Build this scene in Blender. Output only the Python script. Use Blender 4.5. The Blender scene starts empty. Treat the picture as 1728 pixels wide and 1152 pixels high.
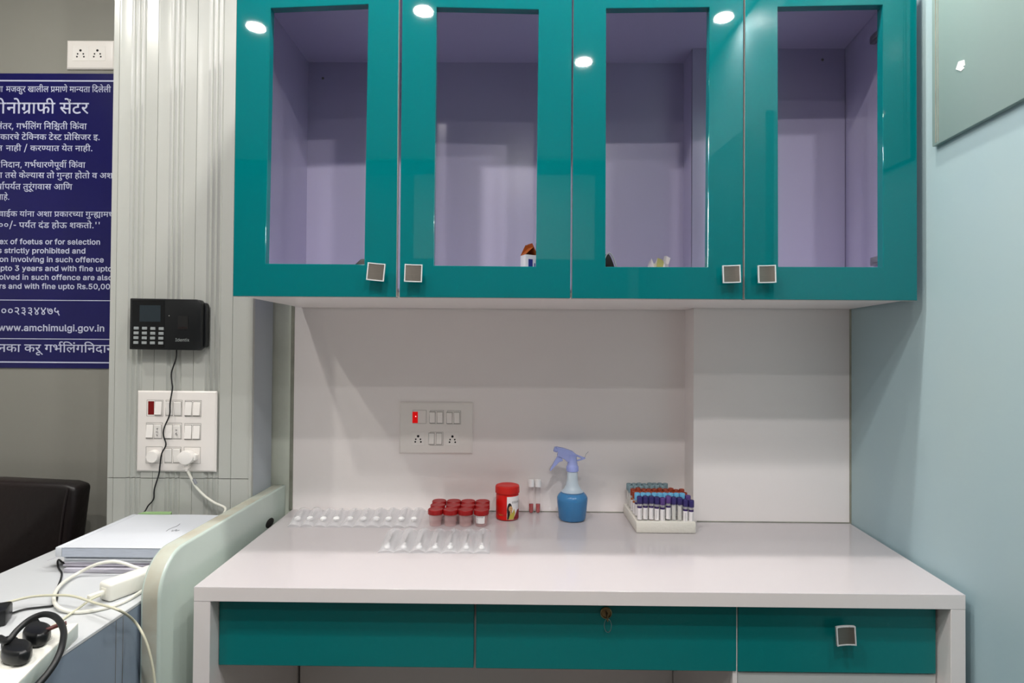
import bpy, bmesh, math, random
from mathutils import Vector, Matrix, geometry
random.seed(7)
scene = bpy.context.scene
COL = scene.collection
PI = math.pi

# ---------------------------------------------------------------- camera
F_PX = 1000.0                       # focal length in pixels of the 1728 x 1152 frame
CAM = Vector((0.0, -1.8456, 1.2543))
YAW, PITCH, ROLL = -0.0086, 0.0125, 0.0071
_f = Vector((math.sin(YAW) * math.cos(PITCH), math.cos(YAW) * math.cos(PITCH), math.sin(PITCH)))
_r0 = Vector((math.cos(YAW), -math.sin(YAW), 0.0))
_u0 = _r0.cross(_f)
RIGHT = math.cos(ROLL) * _r0 + math.sin(ROLL) * _u0
UP = -math.sin(ROLL) * _r0 + math.cos(ROLL) * _u0
FWD = _f
cd = bpy.data.cameras.new('camera')
cd.sensor_width = 36.0
cd.sensor_fit = 'HORIZONTAL'
cd.lens = F_PX / 1728.0 * 36.0
cd.clip_start = 0.02
cam = bpy.data.objects.new('camera', cd)
COL.objects.link(cam)
M = Matrix.Identity(4)
for i in range(3):
    M[i][0], M[i][1], M[i][2], M[i][3] = RIGHT[i], UP[i], -FWD[i], CAM[i]
cam.matrix_world = M
scene.camera = cam


def U(px, py, ax, v):
    """The point seen at pixel (px, py) on the world plane X, Y or Z = v (used to survey the room)."""
    d = FWD + RIGHT * ((px - 864) / F_PX) - UP * ((py - 576) / F_PX)
    i = 'XYZ'.index(ax)
    return CAM + d * ((v - CAM[i]) / d[i])


# ---------------------------------------------------------------- world, view
w = bpy.data.worlds.new('world')
scene.world = w
w.use_nodes = True
w.node_tree.nodes['Background'].inputs[0].default_value = (0.9, 0.95, 1.0, 1)
w.node_tree.nodes['Background'].inputs[1].default_value = 0.0
vs = scene.view_settings
vs.view_transform = 'Standard'
vs.look = 'None'
vs.gamma = 1.0
vs.use_curve_mapping = False
vs.exposure = 0.07
scene.cycles.use_denoising = True
scene.cycles.max_bounces = 12
scene.cycles.transparent_max_bounces = 16
scene.cycles.caustics_refractive = False
scene.cycles.caustics_reflective = False
scene.cycles.sample_clamp_indirect = 6.0

# downlights and two added rear fills: x, y, watts, colour of the light
CEIL = 2.6
LAMPS = [(-1.10, -1.50, 8.5, (1, .97, .93)), (-0.38, -1.38, 12.5, (1, .96, .94)), (0.30, -1.79, 12, (1, .96, .95)),
         (0.82, -1.42, 6, (.98, .98, 1)), (-1.50, -0.80, 9, (1, .98, .92)),
         (-0.45, -0.57, 7.5, (1, .96, .94)), (0.15, -0.57, 7.5, (1, .96, .94)), (0.72, -0.60, 7.5, (1, .95, .87)),
         (0.03, -2.70, 6, (1, .97, .95)), (-1.20, -2.70, 5, (1, .97, .95))]  # these two are added fill, brightening the back wall from the rear


# ---------------------------------------------------------------- materials
def lin(c):
    c = c / 255.0
    return c / 12.92 if c <= 0.04045 else ((c + 0.055) / 1.055) ** 2.4


def rgb(r, g, b):
    return (lin(r), lin(g), lin(b), 1.0)


MATS = {}


def mat(name, col, rough=.5, metal=0.0, spec=.5, noise=0.0, nscale=6.0, bump=0.0, bscale=40.0,
        trans=0.0, ior=1.45, alpha=1.0, coat=0.0, emit=None, estr=0.0, noise_to=None, stretch=None):
    m = bpy.data.materials.new(name)
    m.use_nodes = True
    nt = m.node_tree
    b = nt.nodes['Principled BSDF']
    b.inputs['Base Color'].default_value = col
    b.inputs['Roughness'].default_value = rough
    b.inputs['Metallic'].default_value = metal
    b.inputs['Specular IOR Level'].default_value = spec
    b.inputs['Transmission Weight'].default_value = trans
    b.inputs['IOR'].default_value = ior
    b.inputs['Alpha'].default_value = alpha
    b.inputs['Coat Weight'].default_value = coat
    b.inputs['Coat Roughness'].default_value = 0.03
    if emit:
        b.inputs['Emission Color'].default_value = emit
        b.inputs['Emission Strength'].default_value = estr
    if noise or bump:
        tc = nt.nodes.new('ShaderNodeTexCoord')
        src = tc.outputs['Object']
        if stretch:
            mp = nt.nodes.new('ShaderNodeMapping')
            mp.inputs['Scale'].default_value = stretch
            nt.links.new(src, mp.inputs['Vector'])
            src = mp.outputs['Vector']
    if noise:
        n = nt.nodes.new('ShaderNodeTexNoise')
        n.inputs['Scale'].default_value = nscale
        n.inputs['Detail'].default_value = 5
        nt.links.new(src, n.inputs['Vector'])
        cr = nt.nodes.new('ShaderNodeValToRGB')
        cr.color_ramp.elements[0].position = .3
        cr.color_ramp.elements[1].position = .7
        to = noise_to or tuple(c * (1 - noise) for c in col[:3]) + (1,)
        cr.color_ramp.elements[0].color = to
        cr.color_ramp.elements[1].color = col
        nt.links.new(n.outputs['Fac'], cr.inputs['Fac'])
        nt.links.new(cr.outputs['Color'], b.inputs['Base Color'])
    if bump:
        n2 = nt.nodes.new('ShaderNodeTexNoise')
        n2.inputs['Scale'].default_value = bscale
        n2.inputs['Detail'].default_value = 2
        nt.links.new(src, n2.inputs['Vector'])
        bp = nt.nodes.new('ShaderNodeBump')
        bp.inputs['Strength'].default_value = bump
        bp.inputs['Distance'].default_value = 0.01
        nt.links.new(n2.outputs['Fac'], bp.inputs['Height'])
        nt.links.new(bp.outputs['Normal'], b.inputs['Normal'])
    MATS[name] = m
    return m


mat('white_laminate', rgb(243, 237, 235), .32, noise=.03, nscale=3)
mat('desk_laminate', rgb(194, 188, 190), .11, noise=.02, nscale=3)
mat('pedestal_shade', rgb(196, 198, 196), .4)  # white panel, greyed for the shade below the desk top
mat('edge_white_lit', rgb(240, 233, 231), .4)  # edge band and legs, lightened for the light on upright faces
mat('teal_gloss', rgb(0, 103, 107), .025, spec=.58, bump=.006, bscale=3)
mat('teal_drawer', rgb(0, 120, 120), .3, spec=.45)
mat('edge_band', rgb(205, 200, 196), .4)
mat('lavender', rgb(194, 188, 214), .22, noise=.02, nscale=2)
mat('blue_paint', rgb(156, 182, 190), .5, noise=.06, nscale=1.2, noise_to=rgb(168, 188, 188))
mat('column_pvc', rgb(182, 184, 178), .28)
mat('grey_laminate', rgb(143, 142, 134), .25, noise=.04, nscale=3)
mat('plaster_green', rgb(226, 232, 218), .7, noise=.18, nscale=9)
mat('column_side', rgb(172, 180, 186), .55, noise=.06, nscale=3)
mat('seal', rgb(150, 152, 138), .6, noise=.4, nscale=14)
mat('ceiling_paint', rgb(235, 235, 232), .8)
mat('floor_tile', rgb(116, 113, 108), .3, noise=.1, nscale=2)
mat('added_door_dark', rgb(96, 88, 80), .45, noise=.2, nscale=4, stretch=(6, 6, .4))  # dark tone of the added slab that the teal doors reflect
mat('dark_room_paint', rgb(92, 90, 88), .6)
mat('cornice_dark', rgb(60, 58, 56), .6)
mat('room_paint', rgb(206, 203, 198), .6)
mat('navy', rgb(16, 14, 84), .28, noise=.08, nscale=2)
mat('lettering_white', rgb(196, 200, 222), .4)
mat('plate_white', rgb(238, 233, 228), .3)
mat('switch_white', rgb(243, 239, 234), .25)
mat('recess', rgb(120, 118, 112), .6)
mat('hole_black', rgb(10, 10, 10), .7)
mat('red_lens', rgb(120, 18, 18), .25)
mat('red_lens_lit', rgb(190, 6, 10), .25, emit=rgb(255, 20, 20), estr=.35)
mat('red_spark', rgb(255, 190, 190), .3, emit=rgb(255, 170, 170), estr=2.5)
mat('black_plastic', rgb(20, 22, 24), .35, noise=.1)
mat('black_gloss', rgb(14, 16, 18), .12)
mat('screen_dark', rgb(38, 48, 54), .1)
mat('key_silver', rgb(150, 156, 156), .4)
mat('black_cord', rgb(18, 20, 22), .45)
mat('white_cord', rgb(226, 225, 214), .45)
mat('beige_cord', rgb(200, 198, 176), .45)
mat('chrome', rgb(225, 226, 228), .18, metal=1)
mat('rim_reflect', rgb(214, 216, 216), .3)  # chrome rim; plain light grey stands in for its bright reflections
mat('brushed', rgb(136, 130, 122), .42, metal=.85, noise=.1, nscale=60, stretch=(1, 1, 14))
mat('steel', rgb(170, 170, 165), .35, metal=1)
mat('brass', rgb(150, 128, 92), .35, metal=1)
mat('partition_frost', rgb(190, 204, 196), .22, noise=.06, nscale=3, spec=.5)
mat('partition_edge', rgb(186, 192, 180), .55, noise=.3, nscale=16, noise_to=rgb(176, 171, 154))
mat('counter_top', rgb(200, 203, 205), .3, noise=.03)
mat('counter_side', rgb(128, 142, 158), .35, noise=.03)
mat('paper', rgb(206, 210, 216), .7)
mat('paper_edge', rgb(196, 204, 218), .75, noise=.22, nscale=30, stretch=(1, 1, 26))
mat('paper_lilac', rgb(208, 205, 216), .75, noise=.25, nscale=24, stretch=(1, 1, 30))
mat('green_paper', rgb(150, 186, 128), .6)
mat('pencil', rgb(150, 152, 158), .7)
mat('leather_dark', rgb(17, 17, 18), .4, noise=.5, nscale=3, noise_to=rgb(34, 20, 19), bump=.1, bscale=60)
mat('frosted_glass', rgb(170, 194, 188), .22, noise=.05, nscale=1.5, trans=.25, ior=1.3)
mat('window_backing', rgb(190, 205, 200), .6)
mat('patch_white', rgb(246, 246, 244), .5)  # plain white of the small patch on the pane
mat('clear_film', rgb(248, 248, 250), .2, alpha=.35)
mat('clear_tube', rgb(236, 236, 238), .12, alpha=.3)
mat('cap_white', rgb(248, 248, 248), .4)
mat('needle_grey', rgb(104, 98, 98), .4)
mat('cup_red', rgb(150, 14, 16), .38)
mat('cup_lid_tint', rgb(246, 206, 204), .18, alpha=.2)  # clear plastic, pink painted in for the red the lids reflect
mat('jar_red', rgb(205, 16, 8), .3)
mat('jar_lid', rgb(190, 24, 14), .4)
mat('label_white', rgb(238, 234, 234), .5)
mat('ink', rgb(35, 32, 38), .6)
mat('hair', rgb(26, 16, 14), .6)
mat('skin', rgb(206, 160, 110), .6)
mat('yellow_top', rgb(186, 172, 70), .6)
mat('maroon', rgb(140, 20, 30), .5)
mat('blood', rgb(170, 4, 12), .2)
mat('glass_tube', rgb(240, 238, 238), .06, alpha=.07)
mat('bottle_haze', rgb(216, 232, 242), .3, alpha=.6)
mat('bottle_clear', rgb(190, 220, 240), .15, alpha=.10)
mat('spray_blue', rgb(0, 110, 170), .2, spec=.4)
mat('trigger_blue', rgb(168, 180, 238), .25, alpha=.86)
mat('foam', rgb(226, 222, 212), .75, bump=.12, bscale=160)
mat('cap_purple', rgb(52, 44, 104), .35)
mat('cap_violet', rgb(88, 62, 128), .35)
mat('cap_sky', rgb(112, 182, 222), .35)
mat('cap_rust', rgb(140, 52, 26), .4)
mat('cap_grey', rgb(120, 142, 150), .4)
mat('band_purple', rgb(52, 28, 92), .5)
mat('carton_orange', rgb(176, 92, 36), .6)
mat('carton_white', rgb(226, 226, 230), .5)
mat('carton_blue', rgb(24, 44, 130), .5)
mat('leaf_yellow', rgb(196, 196, 120), .6)
mat('adapter_white', rgb(232, 231, 222), .35)
mat('strip_side', rgb(196, 208, 202), .35)
mat('brown_cord', rgb(84, 36, 34), .5)
mat('lamp_glow', rgb(255, 250, 240), .5, emit=(1, .97, .92, 1), estr=18)
mat('lamp_ring', rgb(235, 235, 235), .4)


# ---------------------------------------------------------------- mesh builder
class MB:
    def __init__(self):
        self.v, self.f, self.m = [], [], []

    def add(self, vs, fs, mi=0):
        o = len(self.v)
        self.v += [Vector(p) for p in vs]
        for k, f in enumerate(fs):
            self.f.append([o + i for i in f])
            self.m.append(mi[k] if isinstance(mi, list) else mi)
        return self

    def solid(self, vs, fs, mi=0, bev=0.0, seg=2):
        """a closed solid, its edges bevelled"""
        if not bev:
            return self.add(vs, fs, mi)
        bm = bmesh.new()
        bv = [bm.verts.new(p) for p in vs]
        for k, f in enumerate(fs):
            fc = bm.faces.new([bv[i] for i in f])
            fc.material_index = mi[k] if isinstance(mi, list) else mi
        bmesh.ops.recalc_face_normals(bm, faces=bm.faces)
        ed = [e for e in bm.edges if len(e.link_faces) == 2 and e.calc_face_angle(0) > .5]
        bmesh.ops.bevel(bm, geom=ed, offset=bev, segments=seg, profile=.5, affect='EDGES', clamp_overlap=True)
        bm.verts.index_update()
        self.add([v.co.copy() for v in bm.verts], [[v.index for v in f.verts] for f in bm.faces],
                 [f.material_index for f in bm.faces])
        bm.free()
        return self

    def box(self, x0, y0, z0, x1, y1, z1, bev=0.0, mi=0, seg=2):
        v = [(x0, y0, z0), (x1, y0, z0), (x1, y1, z0), (x0, y1, z0), (x0, y0, z1), (x1, y0, z1), (x1, y1, z1), (x0, y1, z1)]
        f = [(0, 3, 2, 1), (4, 5, 6, 7), (0, 1, 5, 4), (1, 2, 6, 5), (2, 3, 7, 6), (3, 0, 4, 7)]
        return self.solid(v, f, mi, bev, seg)

    def prism(self, poly, a, b, axis='Z', mi=0, side=None, bev=0.0, seg=2):
        """2-D outline pushed from a to b along an axis; side = material of the flanks"""
        def P(p, t):
            return {'Z': (p[0], p[1], t), 'Y': (p[0], t, p[1]), 'X': (t, p[0], p[1])}[axis]
        n = len(poly)
        v = [P(p, a) for p in poly] + [P(p, b) for p in poly]
        f = [list(range(n))[::-1], list(range(n, 2 * n))] + [[i, (i + 1) % n, n + (i + 1) % n, n + i] for i in range(n)]
        sm = mi if side is None else side
        return self.solid(v, f, [mi, mi] + (list(sm) if isinstance(sm, (list, tuple)) else [sm] * n), bev, seg)

    def lathe(self, prof, n=28, c=(0, 0, 0), mi=0, mis=None):
        v, f, ms = [], [], []
        k = len(prof)
        for i in range(n):
            a = 2 * PI * i / n
            for r, z in prof:
                v.append((c[0] + r * math.cos(a), c[1] + r * math.sin(a), c[2] + z))
        for i in range(n):
            j = (i + 1) % n
            for q in range(k - 1):
                f.append([i * k + q, j * k + q, j * k + q + 1, i * k + q + 1])
                ms.append(mis[q] if mis else mi)
        for q, rev in ((0, True), (k - 1, False)):
            if prof[q][0] > 1e-6:
                ring = [i * k + q for i in range(n)]
                f.append(ring[::-1] if rev else ring)
                ms.append(mis[min(q, k - 2)] if mis else mi)
        return self.add(v, f, ms)

    def tube(self, pts, r, n=8, mi=0, taper=None):
        pts = [Vector(p) for p in pts]
        v, f = [], []
        nrm = None
        L = len(pts)
        for i, p in enumerate(pts):
            t = (pts[min(i + 1, L - 1)] - pts[max(i - 1, 0)]).normalized()
            if nrm is None:
                nrm = t.orthogonal().normalized()
            else:
                nrm = (nrm - t * nrm.dot(t))
                nrm = nrm.normalized() if nrm.length > 1e-6 else t.orthogonal().normalized()
            bn = t.cross(nrm)
            rr = r if taper is None else taper[i]
            for k in range(n):
                a = 2 * PI * k / n
                v.append(p + nrm * (rr * math.cos(a)) + bn * (rr * math.sin(a)))
        for i in range(L - 1):
            for k in range(n):
                f.append([i * n + k, i * n + (k + 1) % n, (i + 1) * n + (k + 1) % n, (i + 1) * n + k])
        f.append(list(range(n))[::-1])
        f.append([(L - 1) * n + k for k in range(n)])
        return self.add(v, f, mi)

    def ball(self, c, rx, ry=None, rz=None, n=14, mi=0):
        ry = rx if ry is None else ry
        rz = rx if rz is None else rz
        v, f = [], []
        m = n // 2
        for j in range(m + 1):
            th = PI * j / m
            for i in range(n):
                a = 2 * PI * i / n
                v.append((c[0] + rx * math.sin(th) * math.cos(a), c[1] + ry * math.sin(th) * math.sin(a), c[2] + rz * math.cos(th)))
        for j in range(m):
            for i in range(n):
                f.append([j * n + i, (j + 1) * n + i, (j + 1) * n + (i + 1) % n, j * n + (i + 1) % n])
        bm = bmesh.new()
        bv = [bm.verts.new(p) for p in v]
        for q in f:
            bm.faces.new([bv[i] for i in q])
        bmesh.ops.remove_doubles(bm, verts=bm.verts, dist=1e-7)
        bm.verts.index_update()
        self.add([q.co.copy() for q in bm.verts], [[q.index for q in g.verts] for g in bm.faces], mi)
        bm.free()
        return self

    def xf(self, mtx):
        self.v = [mtx @ p for p in self.v]
        return self


def spline(pts, k=8):
    """smooth path through the points"""
    P = [Vector(p) for p in pts]
    P = [P[0] * 2 - P[1]] + P + [P[-1] * 2 - P[-2]]
    out = []
    for i in range(1, len(P) - 2):
        for q in range(k):
            t = q / k
            a, b, c, d = P[i - 1], P[i], P[i + 1], P[i + 2]
            out.append(0.5 * ((2 * b) + (c - a) * t + (2 * a - 5 * b + 4 * c - d) * t * t + (3 * b - a - 3 * c + d) * t ** 3))
    out.append(P[-2])
    return out


W0 = {}


def obj(name, mb, mats, parent=None, local=False, smooth=35, origin=None):
    """link the builder as ONE mesh object; world coordinates unless local"""
    me = bpy.data.meshes.new(name)
    pv = Vector((0, 0, 0))
    if not local:
        if origin is None:
            lo = [min(p[i] for p in mb.v) for i in range(3)]
            hi = [max(p[i] for p in mb.v) for i in range(3)]
            origin = Vector(((lo[0] + hi[0]) / 2, (lo[1] + hi[1]) / 2, lo[2]))
        pv = Vector(origin)
    me.from_pydata([tuple(p - pv) for p in mb.v], [], mb.f)
    for m in (mats if isinstance(mats, (list, tuple)) else [mats]):
        me.materials.append(MATS[m])
    me.polygons.foreach_set('material_index', mb.m)
    bm = bmesh.new()
    bm.from_mesh(me)
    if len(bm.faces) < 6000:
        bmesh.ops.recalc_face_normals(bm, faces=bm.faces)
    bm.to_mesh(me)
    bm.free()
    me.polygons.foreach_set('use_smooth', [True] * len(me.polygons))
    me.set_sharp_from_angle(angle=math.radians(smooth))
    me.update()
    o = bpy.data.objects.new(name, me)
    COL.objects.link(o)
    W0[o] = pv
    if parent:
        o.parent = parent
        o.location = pv - (W0[parent] if not local else Vector((0, 0, 0)))
    else:
        o.location = pv
    return o


def tag(o, label=None, cat=None, group=None, kind=None):
    if label: o['label'] = label
    if cat: o['category'] = cat
    if group: o['group'] = group
    if kind: o['kind'] = kind
    return o


def thing(name, label, cat, loc=(0, 0, 0), rotz=0.0, group=None):
    o = bpy.data.objects.new(name, None)
    o.empty_display_size = .05
    COL.objects.link(o)
    o.location = loc
    o.rotation_euler = (0, 0, rotz)
    W0[o] = Vector(loc)
    return tag(o, label, cat, group)


def dup(root, loc, rotz, label, group=None):
    r = root.copy()
    COL.objects.link(r)
    r.location = loc
    r.rotation_euler = (0, 0, rotz)
    r['label'] = label
    if group: r['group'] = group
    for ch in list(root.children):
        c = ch.copy()
        COL.objects.link(c)
        c.parent = r
        for g in list(ch.children):
            d = g.copy()
            COL.objects.link(d)
            d.parent = c
    return r


def struct(name, mb, mats):
    return tag(obj(name, mb, mats), kind='structure')


# ---------------------------------------------------------------- lettering
def glyph_tris(key, cache={}):
    if key in cache:
        return cache[key]
    cons = [[(c[i], c[i + 1]) for i in range(0, len(c), 2)] for c in GLYPHS[key]]

    def area(p):
        return sum(p[i - 1][0] * p[i][1] - p[i][0] * p[i - 1][1] for i in range(len(p))) / 2

    def inside(q, p):
        r = False
        for i in range(len(p)):
            a, b = p[i - 1], p[i]
            if (a[1] > q[1]) != (b[1] > q[1]) and q[0] < (b[0] - a[0]) * (q[1] - a[1]) / (b[1] - a[1]) + a[0]:
                r = not r
        return r
    outs = [c for c in cons if area(c) < 0]
    holes = [c for c in cons if area(c) >= 0]
    res = []
    for oc in outs:
        loops = [oc] + [h for h in holes if inside(h[0], oc)]
        vs = [Vector((x, y, 0)) for l in loops for x, y in l]
        tr = geometry.tessellate_polygon([[Vector((x, y, 0)) for x, y in l] for l in loops])
        res.append((vs, [tuple(t) for t in tr]))
    cache[key] = res
    return res


def write(mb, glyphs, place, mi=0, lift=(0, 0, 0)):
    """glyphs = [(key, x offset)]; place(x, y) -> world point"""
    for key, gx in glyphs:
        for k, (vs, tr) in enumerate(glyph_tris(key)):
            mb.add([place(v.x + gx, v.y) + Vector(lift) * k for v in vs], tr, mi)
    return mb


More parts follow.
